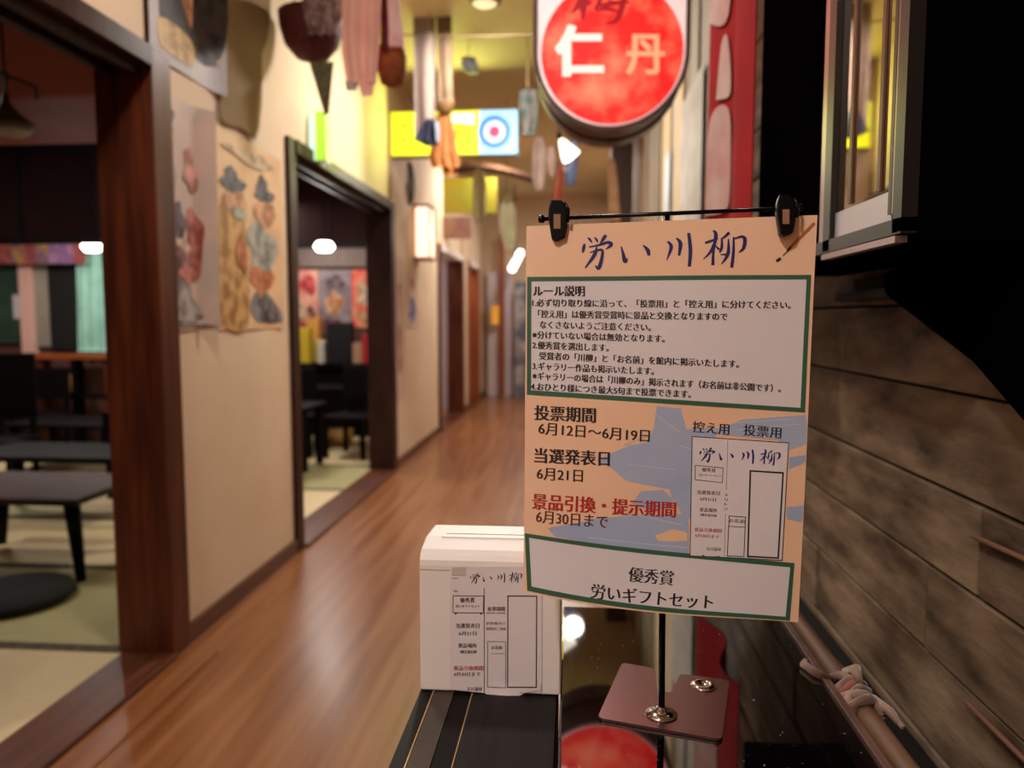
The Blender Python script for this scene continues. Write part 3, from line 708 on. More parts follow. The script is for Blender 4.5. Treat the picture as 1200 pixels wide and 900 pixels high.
# wall lamp, iron hook plate and paper notices beyond the second doorway
wl0 = on_x(480, 305, WL); wl1 = on_x(506, 240, WL)
t = thing('wall_lamp', 'lit paper wall lamp with wooden frame past the second doorway', 'lamp', (WL, 7.2, 1.75))
lx1 = WL + 0.15; lz0 = 1.80; lz1 = 2.30
box('paper_shade', mat('lamp_paper', (255, 226, 200), 0.6, emit=1.2), WL + 0.02, lx1, 7.06, 7.32, lz0 + 0.02, lz1 - 0.02, t, bevel=0.02, label='glowing paper shade')
for z in (lz0, lz1 - 0.02): box('frame_rail', orangewood, WL + 0.002, lx1 + 0.01, 7.05, 7.33, z, z + 0.02, t)
for (x, y_) in ((WL+0.006, 7.05), (lx1, 7.05), (lx1, 7.32)): box('frame_post', orangewood, x, x + 0.012, y_, y_ + 0.012, lz0, lz1, t)
lamp('wall_lamp_light', 'POINT', (WL + 0.28, 7.19, 2.05), 0.7, WARM, 0.08)
t = thing('iron_hook', 'dark curled iron hook plate above the paper wall lamp', 'hook', (WL, 6.9, 2.5))
b = MB(); c0 = on_x(479, 215, WL)
b.tube([c0 + Vector((0.02, 0.10 * math.sin(a_), 0.16 * math.cos(a_))) for a_ in [k * 0.42 for k in range(12)]], 0.013, 8); b.build('curl', blackwood, t, smooth=True)
b = MB(); b.box(WL + 0.0005, WL + 0.02, c0.y - 0.012, c0.y + 0.012, c0.z - 0.19, c0.z + 0.19); b.build('backing_bar', blackwood, t)

def wall_sheet(name, label, cat, y0, y1, z0, z1, m, blobs=(), curl=0.0, group=None):
    """paper sheet on the left wall; blobs: (material, [(u, v), ...]) in sheet coordinates, v up"""
    t = thing(name, label, cat, (WL, (y0 + y1) / 2, z0), group)
    n = 14; vs = []
    def S(u, v, o=0.0):
        return Vector((WL + 0.004 + o + curl * (max(0, u - 0.7) / 0.3) ** 2 + 0.003 * math.sin(5 * u + 3 * v), y0 + (y1 - y0) * u, z0 + (z1 - z0) * v))
    b = MB()
    for off in (0.0, -0.001):
        b.add([S(i / n, j / n, off) for j in range(n + 1) for i in range(n + 1)], [(j*(n+1)+i, j*(n+1)+i+1, (j+1)*(n+1)+i+1, (j+1)*(n+1)+i) for j in range(n) for i in range(n)])
    n0 = (n + 1) ** 2
    rim = [i for i in range(n)] + [j*(n+1)+n for j in range(n)] + [n*(n+1)+n-i for i in range(n)] + [(n-j)*(n+1) for j in range(n)]
    b.f += [(rim[k], rim[(k+1) % len(rim)], rim[(k+1) % len(rim)] + n0, rim[k] + n0) for k in range(len(rim))]; b.mi += [0] * len(rim)
    raw(b, 'paper_sheet', m, t)
    for k, (bm_, pts) in enumerate(blobs):
        b = MB(); c = (sum(p[0] for p in pts) / len(pts), sum(p[1] for p in pts) / len(pts))
        pp = catmull(list(pts) + [pts[0]], 4)[:-1]; nn = len(pp); o = 0.0012 + 0.00035 * k
        vs = [S(*c, o)] + [S(c[0] + (p[0]-c[0])*f, c[1] + (p[1]-c[1])*f, o) for f in (0.5, 1.0) for p in pp]
        b.add(vs, [(0, 1+i, 1+(i+1) % nn) for i in range(nn)] + [(1+i, 1+nn+i, 1+nn+(i+1) % nn, 1+(i+1) % nn) for i in range(nn)])
        raw(b, 'print', bm_, t)
    return t
def pm(n, c, c2=None, s=14): return mat('print_' + n, c, 0.6, col2=c2 or tuple(max(0, v - 56) for v in c), scale=s, detail=6, ramp=(0.42, 0.6))
erng = random.Random(5)
def E(cx, cy, rx, ry, n=11):
    o = []
    for k in range(n):
        q = erng.uniform(0.62, 1.2); o.append((min(0.98, max(0.02, cx + q * rx * math.cos(2*PI*k/n))), min(0.98, max(0.02, cy + q * ry * math.sin(2*PI*k/n)))))
    return o
za = 1.25
# first tall poster by the doorway
yA0, yA1 = on_x(180, 250, WL).y, on_x(240, 250, WL).y
wall_sheet('wall_poster', 'tall faded film poster with red and grey figures beside the first doorway', 'poster', yA0, yA1, on_x(180, 388, WL).z, on_x(180, 100, WL).z,
  pm('aged_pink', (206, 178, 160), (190, 172, 160), 6), [
  (pm('grey', (150, 140, 138)), E(.35,.24,.3,.2)), (pm('rose', (196, 120, 106)), E(.72,.40,.2,.16)), (pm('dark_grey', (112, 96, 100)), E(.36,.47,.26,.10)),
  (pm('cream', (218, 190, 160)), E(.45,.36,.2,.05)), (pm('plum', (130, 88, 92)), E(.42,.30,.24,.07)), (pm('rose', (196, 120, 106)), E(.55,.25,.16,.05)),
  (pm('ash', (176, 168, 160)), E(.5,.10,.42,.08)), (pm('salmon', (214, 156, 140)), E(.68,.70,.12,.10)), (pm('moss', (128, 136, 120)), E(.3,.9,.12,.05)),
  (pm('orange_pale', (216, 166, 130)), E(.3,.82,.1,.05)), (pm('sage', (170, 172, 150)), E(.3,.64,.16,.06)), (pm('grey', (150, 140, 138)), E(.5,.02,.45,.02))], curl=0.05)
yB0, yB1 = on_x(251, 250, WL).y, on_x(327, 250, WL).y
wall_sheet('wall_poster', 'tall orange film poster with two hatted figures left of the second doorway', 'poster', yB0, yB1, on_x(251, 387, WL).z, on_x(251, 148, WL).z,
  pm('aged_peach', (226, 186, 140), (214, 170, 130), 5), [
  (pm('ochre', (206, 160, 98)), [(.02,.02),(.4,.02),(.42,.5),(.3,.7),(.05,.62)]), (pm('blue_grey', (128, 124, 128)), E(.72,.1,.28,.1)), (pm('vermilion', (204, 128, 84)), E(.66,.3,.2,.12)),
  (pm('stone', (170, 168, 156)), E(.66,.45,.26,.14)), (pm('face', (214, 160, 120)), E(.28,.66,.15,.08)), (pm('face', (214, 160, 120)), E(.72,.66,.15,.08)),
  (pm('slate', (98, 92, 108)), E(.27,.75,.2,.045)), (pm('slate', (98, 92, 108)), E(.72,.755,.18,.05)), (pm('slate', (98, 92, 108)), E(.24,.80,.1,.05)), (pm('slate', (98, 92, 108)), E(.7,.82,.09,.045)),
  (pm('sage', (170, 172, 150)), E(.3,.61,.12,.03)), (pm('cream', (218, 190, 160)), E(.5,.93,.4,.04)), (pm('vermilion', (204, 128, 84)), E(.35,.4,.08,.1)), (pm('dark_grey', (112, 96, 100)), E(.78,.08,.12,.05))], curl=0.01)
yC0, yC1 = on_x(174, 50, WL).y, on_x(257, 80, WL).y
wall_sheet('wall_poster', 'dark poster with pale lower band high above the first tall poster', 'poster', yC0, yC1, on_x(175, 62, WL).z, 2.72,
  pm('pale_grey', (172, 166, 168), (190, 180, 176), 6), [
  (pm('black_brown', (50, 40, 38)), [(.12,.25),(.9,.2),(.95,.98),(.2,.98)]), (pm('ochre_pale', (212, 176, 120)), [(.12,.08),(.55,.08),(.55,.27),(.12,.27)]),
  (pm('face', (214, 160, 120)), [(.4,.55),(.55,.35),(.6,.55),(.66,.95),(.34,.95)]), (pm('face', (214, 160, 120)), E(.88,.4,.08,.2))], curl=0.03)
y0_, y1_ = on_x(476, 350, WL).y, on_x(489, 350, WL).y
wall_sheet('paper_notice', 'small notice with blue figure on the wall under the paper lamp', 'notice', y0_, y1_, on_x(480, 384, WL).z, on_x(480, 318, WL).z, pm('pinkish', (206, 176, 158), (196, 168, 150)), [(pm('blue', (112, 118, 160)), E(.5,.3,.35,.25)), (pm('rose', (196, 120, 106)), E(.5,.8,.3,.1))])
y0_, y1_ = on_x(461, 350, WL).y, on_x(473, 350, WL).y
wall_sheet('paper_notice', 'tall faint pink notice beside the post of the second doorway', 'notice', y0_, y1_, on_x(462, 470, WL).z, on_x(462, 300, WL).z, pm('pinkish', (206, 176, 158), (196, 168, 150)), [(pm('rose', (196, 120, 106)), E(.5,.35,.2,.2)), (pm('salmon', (214, 156, 140)), E(.6,.75,.2,.1))])

# ceiling lamp discs
for i, (lx, ly, e) in enumerate(CLAMPS):
    lab = ['round ceiling lamp behind the camera', 'round ceiling lamp just before the hanging sign box', 'round ceiling lamp above the hanging laundry', 'round ceiling lamp behind the yellow box sign', 'round ceiling lamp at the far end of the corridor'][i]
    t = thing('ceiling_lamp', lab, 'lamp', (lx, ly, CEIL), 'round lamps along the corridor ceiling')
    b = MB(); b.lathe((lx, ly, CEIL - 0.075), [(0.085, 0.0), (0.095, 0.01), (0.10, 0.075)], 28); b.build('rim', mat('lamp_rim', (120, 96, 66), 0.5), t)
    b = MB(); b.lathe((lx, ly, CEIL - 0.083), [(0.06, 0.0), (0.072, 0.008)], 28); b.build('diffuser', mat('lamp_diffuser', (230, 206, 170), 0.5, emit=0.9), t)

# ------------------------------------------------------------ dark glazed cabinet on the right wall
CX, CZ, CY0, CY1 = 0.375, 1.34, 0.92, 1.70
cab = thing('wall_cabinet', 'black wall cabinet with a glazed side panel at the upper right', 'cabinet', ((CX + WR) / 2, 1.3, CZ))
cabm = mat('cabinet_black', (3, 2, 3), 1.0, col2=(5, 3, 5), scale=4, spec=0.0)
b = MB(); b.box(CX + 0.012, WR - 0.008, CY0, CY1, CZ, 2.75); b.build('body', cabm, cab, bevel=0.004)
gz0 = CZ + 0.034
glassm = mat('mirror_glass', (210, 196, 176), 0.03, metal=1.0)
box('glass_pane', glassm, CX + 0.004, CX + 0.008, 0.966, 1.168, gz0 + 0.030, 2.7, cab, label='reflecting glass pane')
fm = mat('cabinet_frame', (150, 124, 124), 0.3, metal=0.7); fd = mat('cabinet_frame_dark', (20, 14, 16), 0.4)
fpale = mat('pale_sill', (188, 180, 186), 0.35, metal=0.3)
box('lower_sill', fpale, CX + 0.001, CX + 0.010, 0.966, 1.168, gz0 - 0.006, gz0 + 0.029, cab, label='pale sill strip under the glass')
box('bottom_rail', fd, CX - 0.006, CX + 0.012, 0.92, 1.245, CZ + 0.008, gz0 - 0.008, cab)
box('bottom_bead', fm, CX - 0.008, CX + 0.006, 0.93, 1.197, CZ - 0.002, CZ + 0.006, cab, label='thin metal bead')
box('front_stile', fd, CX - 0.006, CX + 0.012, 0.920, 0.945, CZ + 0.01, 2.72, cab)
box('front_bead', fm, CX - 0.004, CX + 0.010, 0.947, 0.954, gz0, 2.71, cab, label='thin metal bead')
box('front_bead', fd, CX - 0.004, CX + 0.010, 0.956, 0.965, gz0, 2.71, cab)
box('rear_stile', fd, CX - 0.006, CX + 0.012, 1.170, 1.200, CZ + 0.01, 2.72, cab)
box('rear_bead', fm, CX - 0.005, CX + 0.010, 1.203, 1.221, CZ + 0.01, 2.72, cab, label='pinkish grey metal post')
for yy in (1.005, 1.108): box('glazing_bar', mat('brown_bar', (92, 58, 34), 0.45), CX + 0.0005, CX + 0.0035, yy, yy + 0.010, gz0 + 0.035, 2.7, cab)
b = MB(); pp = [(CX + 0.0, 1.169, 1.84), (CX + 0.0, 1.06, 1.96)]
b.tube([pp[0], pp[1]], 0.006, 8); b.build('brace', fd, cab)
# little shelf under the cabinet and a black board put in as the cabinet's shadow
s0 = on_x(1000, 344, WR - 0.01); s1 = on_x(1072, 344, WR - 0.01)
bk = thing('wall_bracket', 'small black ledge bracket on the boards under the wall cabinet', 'bracket', (WR, s1.y, s1.z))
box('ledge', blackwood, WR - 0.045, WR - 0.001, s1.y, s0.y, s1.z - 0.006, s1.z + 0.012, bk, bevel=0.002)
box('upright', blackwood, WR - 0.018, WR - 0.001, s1.y + 0.02, s0.y - 0.02, s1.z + 0.0125, s1.z + 0.035, bk)
br = thing('shadow_board', 'sloping black board shaped as the shadow below the near corner of the wall cabinet', 'brace', (WR - 0.03, 1.2, 1.2))  # no real brace: added board standing in for the cabinet's shadow
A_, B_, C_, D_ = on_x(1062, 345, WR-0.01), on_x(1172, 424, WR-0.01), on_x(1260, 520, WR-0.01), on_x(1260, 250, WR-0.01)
b = MB(); b.prism([A_, B_, C_, D_, on_x(1060, 320, WR-0.01)], (-0.035, 0, 0)); b.build('board', cabm, br, bevel=0.002)  # slanted shadow edge cut into the outline of this added board
# ledge along the foot of the wall, battens on the boards
lg = thing('wall_bench', 'dark narrow bench ledge along the foot of the board wall', 'bench', (0.65, 1.6, 0))
box('bench_board', blackwood, 0.46, WR - 0.008, 0.3, 4.0, 0.54, 0.563, lg, bevel=0.003)
for yy in (0.7, 2.0, 3.4): box('support', blackwood, 0.48, WR - 0.008, yy, yy + 0.05, 0.0, 0.54, lg)
for (pa, pb, lab) in (((1132, 822), (1215, 905), 'thin orange-brown batten low on the board wall'), ((1140, 628), (1220, 664), 'thin reddish batten at mid height on the board wall')):
    a_, e_ = on_x(*pa, WR - 0.012), on_x(*pb, WR - 0.012)
    b = MB(); b.tube([a_, e_, e_ + (e_ - a_) * 2.0], 0.004, 8); o = b.build('batten', mat('batten_brown', (104, 66, 44), 0.7), None, smooth=True); tag(o, lab, 'batten')
# bamboo pole beside the table with rag ties
pz = TZ - 0.012
bp = thing('bamboo_pole', 'tan pole lying along the right edge of the glossy table', 'pole', (0.33, 0.75, pz))
b = MB(); xs = GX1 + 0.031; pr = 0.0125
ys = [0.36 + i * 0.035 for i in range(25)]
b.tube([(xs, y_, pz) for y_ in ys], [pr + (0.0022 if i % 7 == 3 else 0) for i in range(25)], 14); b.build('cane', mat('bamboo', (84, 52, 30), 0.65, col2=(106, 74, 48), scale=14, stretch=(4, 0.5, 4)), bp, smooth=True)
for y_ in (0.5, 1.05): box('bracket', blackwood, GX1 + 0.0105, xs + 0.004, y_, y_ + 0.012, pz - 0.03, pz - 0.014, bp)
rag = thing('rag_tie', 'pale twisted rag knotted round the tan pole by the table edge', 'rag', (xs, 0.9, pz))
ragm = mat('rag', (96, 72, 62), 0.9, col2=(150, 122, 108), scale=40, bump=0.3, sheen=0.3); ragr = mat('rag_red', (140, 78, 66), 0.9, col2=(120, 62, 54), scale=40, bump=0.3)
def loop(y_, r, tilt, m, n=14, th=0.0048):
    b = MB(); b.tube([(xs + r * math.cos(a), y_ + tilt * math.cos(a) + 0.002 * math.sin(3*a), pz + r * math.sin(a)) for a in [2*PI*k/n for k in range(n + 1)]], [th * (1 + 0.25 * math.sin(k * 2.3)) for k in range(n + 1)], 8, caps=False); b.build('wrap', m, rag, smooth=True)
for y_, tl, m in ((0.915, -0.008, ragm), (0.905, 0.010, ragm), (0.893, 0.012, ragr), (0.880, 0.016, ragm), (0.868, -0.010, ragm), (0.858, 0.006, ragm)): loop(y_, 0.0178, tl, m, th=0.0056)
b = MB(); b.tube([(xs - 0.02, 0.912, pz + 0.012), (xs - 0.034, 0.922, pz + 0.016), (xs - 0.042, 0.945, pz + 0.016), (xs - 0.036, 0.958, pz + 0.015)], [0.006, 0.0055, 0.005, 0.003], 8); b.build('tail', ragm, rag, smooth=True)
b = MB(); b.tube([(xs + 0.0, 0.925, pz + 0.018), (xs + 0.006, 0.905, pz + 0.03), (xs + 0.004, 0.885, pz + 0.022)], [0.004, 0.007, 0.004], 8); b.build('bow', ragm, rag, smooth=True)
b = MB(); b.tube([(xs + 0.012, 0.87, pz + 0.012), (xs + 0.024, 0.85, pz + 0.008), (xs + 0.028, 0.825, pz + 0.004)], [0.006, 0.005, 0.003], 8); b.build('tail', ragm, rag, smooth=True)

# ------------------------------------------------------------ hanging cloth
def interp(rows, y_):
    for (a, xa, ya), (c, xb, yb) in zip(rows[:-1], rows[1:]):
        if a <= y_ <= c:
            t = (y_ - a) / (c - a) if c > a else 0; return xa + (xb - xa) * t, ya + (yb - ya) * t
    return rows[-1][1:]
def cloth(name, m, rows, Y, parent=None, amp=0.012, nf=3.0, nx=18, ny=20, ph=0.0, slant=0.0, th=0.004, **k):
    """rows: (pixel y, left x, right x) from top to bottom; a folded sheet of cloth hanging at depth Y"""
    y0, y1 = rows[0][0], rows[-1][0]; b = MB(); W_ = nx + 1
    for sd in (0, 1):
        vs = []
        for j in range(ny + 1):
            py = y0 + (y1 - y0) * j / ny; xa, xb = interp(rows, py)
            for i in range(W_):
                u = i / nx; p = on_y(xa + (xb - xa) * u, py, Y)
                p.y += amp * math.sin(2 * PI * nf * u + ph + 0.8 * math.sin(3 * j / ny)) * (0.5 + 0.5 * j / ny) + slant * u + sd * th
                vs.append(p)
        b.add(vs, [(j*W_+i, j*W_+i+1, (j+1)*W_+i+1, (j+1)*W_+i) for j in range(ny) for i in range(nx)])
    n0 = W_ * (ny + 1)
    rim = [i for i in range(nx)] + [j*W_+nx for j in range(ny)] + [ny*W_+nx-i for i in range(nx)] + [(ny-j)*W_ for j in range(ny)]
    b.f += [(rim[q_], rim[(q_+1) % len(rim)], rim[(q_+1) % len(rim)] + n0, rim[q_] + n0) for q_ in range(len(rim))]; b.mi += [0] * len(rim)
    return raw(b, name, m, parent, smooth=True, **k)
def fab(n, c, c2=None, s=20, st=(1, 1, 1), r=(0.35, 0.65)): return mat('cloth_' + n, c, 0.9, col2=c2 or tuple(max(0, v - 22) for v in c), scale=s, stretch=st, bump=0.1, ramp=r)
TOP = -40
RY = 3.5
def rope(y_, z, lab, x0=WL + 0.001, x1=WR - 0.014):
    b = MB(); n = 16
    b.tube([(x0 + (x1 - x0) * i / n, y_, z - 0.05 * math.sin(PI * i / n)) for i in range(n + 1)], 0.006, 6); o = b.build('laundry_line', mat('rope', (150, 130, 96), 0.9), None, smooth=True); tag(o, lab, 'rope')
def ty(y_, Y): return on_y(600, y_, Y).z
def hookz(t, px, Y, z0, z1, m=None):
    p = on_y(px, 0, Y); b = MB(); b.tube([(p.x, Y + 0.004, z0), (p.x, Y + 0.004, z1)], 0.004, 6); b.build('string', mat('rope', (150, 130, 96), 0.9), t)
rope(3.5, 2.94, 'near cord carrying the pink garment and the brown pouch'); rope(5.1, 3.12, 'middle cord carrying the grey striped trousers')
# dark red basket with net
t = thing('red_basket', 'dark red shallow basket hanging top left with a green net below', 'basket', tuple(on_y(365, 30, 3.8)))
b = MB(); c = on_y(365, 22, 3.8)
b.lathe(c, [(0.025, -0.2), (0.08, -0.185), (0.13, -0.125), (0.155, -0.04), (0.16, 0.02), (0.15, 0.02), (0.14, -0.04), (0.115, -0.115), (0.07, -0.17), (0.01, -0.18)], 26)
b.build('bowl', mat('basket_red', (88, 16, 20), 0.7, col2=(62, 12, 14), scale=24, bump=0.2), t, smooth=True)
cloth('lining', fab('brown_check', (96, 60, 54), (160, 140, 136), 30), [(-30, 350, 404), (10, 354, 402), (40, 362, 394)], 3.62, t, amp=0.02)
cloth('net', fab('green_net', (120, 116, 84), (84, 84, 60), 60), [(72, 362, 391), (100, 370, 388), (134, 380, 385)], 3.8, t, amp=0.006)
for px in (345, 385): hookz(t, px, 3.8, c.z, CEIL)
# pink garment
t = thing('pink_garment', 'pale pink long garment hanging beside the dark red basket', 'garment', tuple(on_y(423, 50, 3.45)))
pk = fab('pink', (240, 184, 166), (224, 160, 142), 4)
cloth('body', pk, [(-60, 398, 452), (0, 400, 446), (60, 400, 443), (98, 406, 440)], 3.46, t, amp=0.02, nf=2)
cloth('hem', pk, [(90, 418, 440), (112, 424, 436)], 3.455, t, amp=0.004)
cloth('pale_hem', fab('lilac', (198, 176, 178)), [(95, 404, 420), (106, 406, 418)], 3.458, t, amp=0.004)
t = thing('brown_pouch', 'brown cloth pouch on a pink and white ribbon next to the pink garment', 'pouch', tuple(on_y(460, 70, 3.6)))
b = MB(); c = on_y(459, 76, 3.62)
b.lathe(c, [(0.012, -0.10), (0.05, -0.085), (0.066, -0.03), (0.07, 0.03), (0.06, 0.08), (0.03, 0.1)], 20); b.build('bag', fab('brown', (150, 80, 36), (120, 58, 24), 14), t, smooth=True)
cloth('ribbon', fab('pink_white', (222, 178, 178), (232, 204, 200), 12), [(-40, 452, 464), (20, 455, 470), (54, 456, 474)], 3.52, t, amp=0.006)
cloth('dark_ribbon', fab('dark_red', (110, 30, 26)), [(-40, 444, 453), (30, 446, 456), (60, 446, 454)], 3.53, t, amp=0.006)
# grey trousers, navy cloth, brown jacket doll
t = thing('grey_trousers', 'grey faintly striped trousers hanging in front of the yellow box sign', 'trousers', tuple(on_y(505, 60, 5.1)))
gr = fab('grey_stripe', (136, 120, 112), (116, 100, 96), 16, (6, 1, 0.5))
cloth('waist', gr, [(-20, 483, 530), (20, 484, 529)], 5.1, t, amp=0.02)
cloth('leg', gr, [(18, 484, 510), (80, 485, 510), (165, 486, 510)], 5.09, t, amp=0.012, nf=1.2)
cloth('leg', fab('grey_brown', (112, 90, 66), (92, 74, 54), 10), [(18, 511, 529), (70, 513, 530), (118, 514, 531)], 5.1, t, amp=0.01, nf=1.1)
t = thing('navy_bundle', 'small navy and pale blue cloth hanging across the yellow box sign', 'cloth', tuple(on_y(500, 155, 4.7)))
cloth('cloth_piece', fab('navy', (30, 32, 62), (20, 22, 44), 20), [(139, 499, 508), (150, 492, 512), (163, 485, 512), (171, 500, 514)], 5.02, t, amp=0.02)
cloth('pale_strip', fab('pale_blue', (160, 176, 190)), [(142, 509, 514), (166, 511, 515)], 5.0, t, amp=0.004)
t = thing('tan_doll', 'orange-tan cloth figure hanging in front of the yellow box sign', 'doll', tuple(on_y(522, 150, 5.0)))
b = MB(); c = on_y(521, 121, 5.4); b.lathe(c, [(0.01, -0.085), (0.06, -0.05), (0.075, 0.0), (0.06, 0.05), (0.01, 0.085)], 16); b.build('head', fab('tan_brown', (138, 104, 66), (110, 80, 50), 10), t, smooth=True)
tan = fab('orange_tan', (180, 118, 64), (156, 96, 48), 10)
cloth('robe', tan, [(133, 512, 528), (160, 507, 533), (185, 502, 537), (196, 506, 538)], 5.4, t, amp=0.02)
cloth('sleeve', tan, [(185, 515, 541), (206, 519, 534)], 5.42, t, amp=0.01)
hookz(t, 521, 5.4, c.z + 0.08, CEIL); hookz(bpy.data.objects['navy_bundle'], 503, 5.02, ty(141, 5.02), CEIL)
# olive panel put in as a shadow on the wall above the orange poster
t = thing('olive_shadow', 'long olive-brown panel shaped as a shadow, flat on the left wall above the orange poster', 'cloth', tuple(on_x(285, 60, WL)))
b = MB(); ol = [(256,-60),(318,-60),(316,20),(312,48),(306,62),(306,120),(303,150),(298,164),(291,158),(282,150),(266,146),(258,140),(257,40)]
b.prism([on_x(x, y_, WL + 0.012) for x, y_ in ol], (0.004, 0, 0)); b.build('panel', fab('olive_shade', (140, 112, 68), (128, 106, 66), 5), t, bevel=0.001)  # shadow outline and tone made as a thin flat panel
# small things on cords further off
def sock(lab, rows, Y, m, cord=True, name='white_sock', cat='sock', group=None):
    t = thing(name, lab, cat, tuple(on_y((rows[0][1] + rows[0][2]) / 2, rows[-1][0], Y)), group)
    cloth('fabric', m, rows, Y, t, amp=0.015, nf=1.5, nx=10, ny=14, th=0.03)
    if cord: hookz(t, (rows[0][1] + rows[0][2]) / 2, Y, ty(rows[0][0], Y), CEIL)
    return t
wh = fab('white', (206, 204, 170), (190, 186, 150), 8); whp = fab('white_pink', (232, 212, 202), (214, 190, 180), 8)
sock('white sock hanging left of the pair beyond the yellow sign', [(198, 556, 565), (215, 554, 570), (245, 554, 569), (260, 558, 567)], 7.4, wh)
sock('cream sock with pointed toe hanging right of the pair beyond the yellow sign', [(220, 589, 598), (245, 585, 604), (268, 585, 605), (292, 592, 602)], 7.0, wh)
sock('white cloth doll hanging just left of the round sign bottom', [(160, 628, 636), (175, 624, 641), (205, 624, 639), (222, 628, 636)], 4.2, whp, name='white_charm', cat='charm')
sock('small pale charm close to the dangling lamp shade', [(172, 643, 649), (188, 641, 651), (207, 644, 649)], 4.3, whp, name='white_charm', cat='charm')
sock('blue and red cloth scrap hanging below the round sign', [(150, 672, 676), (186, 671, 677), (198, 662, 676), (216, 664, 674)], 4.3, fab('blue_scrap', (150, 166, 196), (110, 126, 170), 12), name='blue_scrap', cat='cloth')
sock('thin salmon ribbon hanging behind the left clip', [(190, 655, 660), (215, 650, 661), (243, 645, 658)], 4.4, fab('salmon', (204, 128, 100), (180, 90, 70), 12), name='salmon_ribbon', cat='ribbon')
sock('little blue and grey cloth under the ceiling before the yellow sign', [(66, 541, 556), (76, 540, 561), (85, 548, 560)], 5.6, fab('dusk_blue', (132, 136, 158), (160, 160, 140), 10), name='blue_rag', cat='cloth')
sock('teal and grey printed cloth right of the box sign', [(104, 608, 628), (125, 608, 630), (140, 612, 630), (158, 612, 626)], 5.4, fab('teal_print', (34, 58, 48), (96, 88, 84), 14), name='teal_cloth', cat='cloth')
# dangling little lamp shade
t = thing('dangling_lamp', 'small bright white lamp shade dangling under the round sign', 'lamp', tuple(on_y(664, 176, 3.9)))
c = on_y(664, 175, 3.9)
b = MB(); ax = Vector((0.55, 0, -0.83)); 
b.tube([c + Vector((-0.032, 0, 0.055)), c + Vector((-0.018, 0, 0.03)), c + Vector((0.012, 0, -0.02)), c + Vector((0.026, 0, -0.04))], [0.008, 0.022, 0.045, 0.05], 16); b.build('shade', mat('shade_lit', (255, 246, 232), 0.5, emit=2.0), t, smooth=True)
b = MB(); b.tube([c + Vector((-0.04, 0, 0.075)), c + Vector((-0.03, 0, 0.05))], [0.012, 0.014], 10); b.build('socket', blackwood, t)
b = MB(); b.tube([c + Vector((-0.038, 0, 0.07)), c + Vector((-0.05, 0, 0.3)), (c.x - 0.05, c.y, CEIL)], 0.003, 6); b.build('cord', blackwood, t)
lamp('dangling_light', 'POINT', tuple(c + Vector((0.05, 0, -0.1))), 1.5, NEUT, 0.05)
# pillar on the right beyond the round sign, red banner
t = thing('corridor_post', 'dark brown timber post standing near the right wall far down the corridor', 'post', (0.42, 7.0, 0))
x0 = on_y(716, 200, 7.0).x; x1 = on_y(741, 200, 7.0).x
box('shaft', mat('post_brown', (70, 42, 30), 0.5, col2=(52, 28, 22), scale=4, stretch=(5,5,0.6)), x0, x1, 7.0, 7.2, 0.12, CEIL - 0.002, t, bevel=0.01)
box('foot', blackwood, x0 - 0.02, x1 + 0.02, 6.98, 7.22, 0.0, 0.12, t, bevel=0.01)
t = thing('post_paper', 'narrow tan paper strip beside the far timber post', 'notice', (0.4, 6.985, 1.9)); cloth('paper', pm('tan_strip', (206, 160, 122), (190, 144, 104)), [(186, 712, 720), (215, 713, 724), (260, 713, 727)], 6.985, t, amp=0.003)
t = thing('red_banner', 'tall red cloth banner with white characters next to the black cabinet', 'banner', (CX, 2.0, 1.2))
def ban(u, v, off=0.0):
    return Vector((CX - 0.022 * math.sin(u * 9.5) * (0.6 + 0.4 * (1 - v)) - off, 2.25 - 0.53 * u, 1.22 + 1.93 * v))
b = MB(); n = 26
for off in (0.0, -0.003):
    b.add([ban(i / n, j / 10, off) for j in range(11) for i in range(n + 1)], [(j*(n+1)+i, j*(n+1)+i+1, (j+1)*(n+1)+i+1, (j+1)*(n+1)+i) for j in range(10) for i in range(n)])
raw(b, 'fabric', fab('red', (166, 16, 22), (136, 8, 16), 4), t, smooth=True)
bf = lambda px, py, off: ban(px, py, off)
def pz_(v): return v
for k, pts in enumerate([[(.20,.16),(.42,.16),(.46,.20),(.44,.28),(.32,.30),(.22,.27)], [(.30,.31),(.44,.31),(.40,.38),(.34,.38)], [(.2,.42),(.40,.41),(.44,.55),(.24,.56)]]):
    pp = catmull(pts + [pts[0]], 5)[:-1]; c = (sum(p[0] for p in pp) / len(pp), sum(p[1] for p in pp) / len(pp)); b = MB(); nn = len(pp)
    b.add([ban(*c, 0.008)] + [ban(c[0] + (p[0]-c[0])*f, c[1] + (p[1]-c[1])*f, 0.008) for f in (0.17, 0.33, 0.5, 0.67, 0.83, 1.0) for p in pp],
          [(0, 1+i, 1+(i+1) % nn) for i in range(nn)] + [(1+r_*nn+i, 1+(r_+1)*nn+i, 1+(r_+1)*nn+(i+1) % nn, 1+r_*nn+(i+1) % nn) for r_ in range(5) for i in range(nn)])
    raw(b, 'white_mark', fab('banner_white', (206, 180, 170), (196, 150, 144), 12), t, label='white blurred brush mark')
b = MB(); b.tube([(CX + 0.01, 2.29, 3.165), (CX + 0.01, 1.71, 3.165)], 0.01, 8); b.build('rod', blackwood, t)
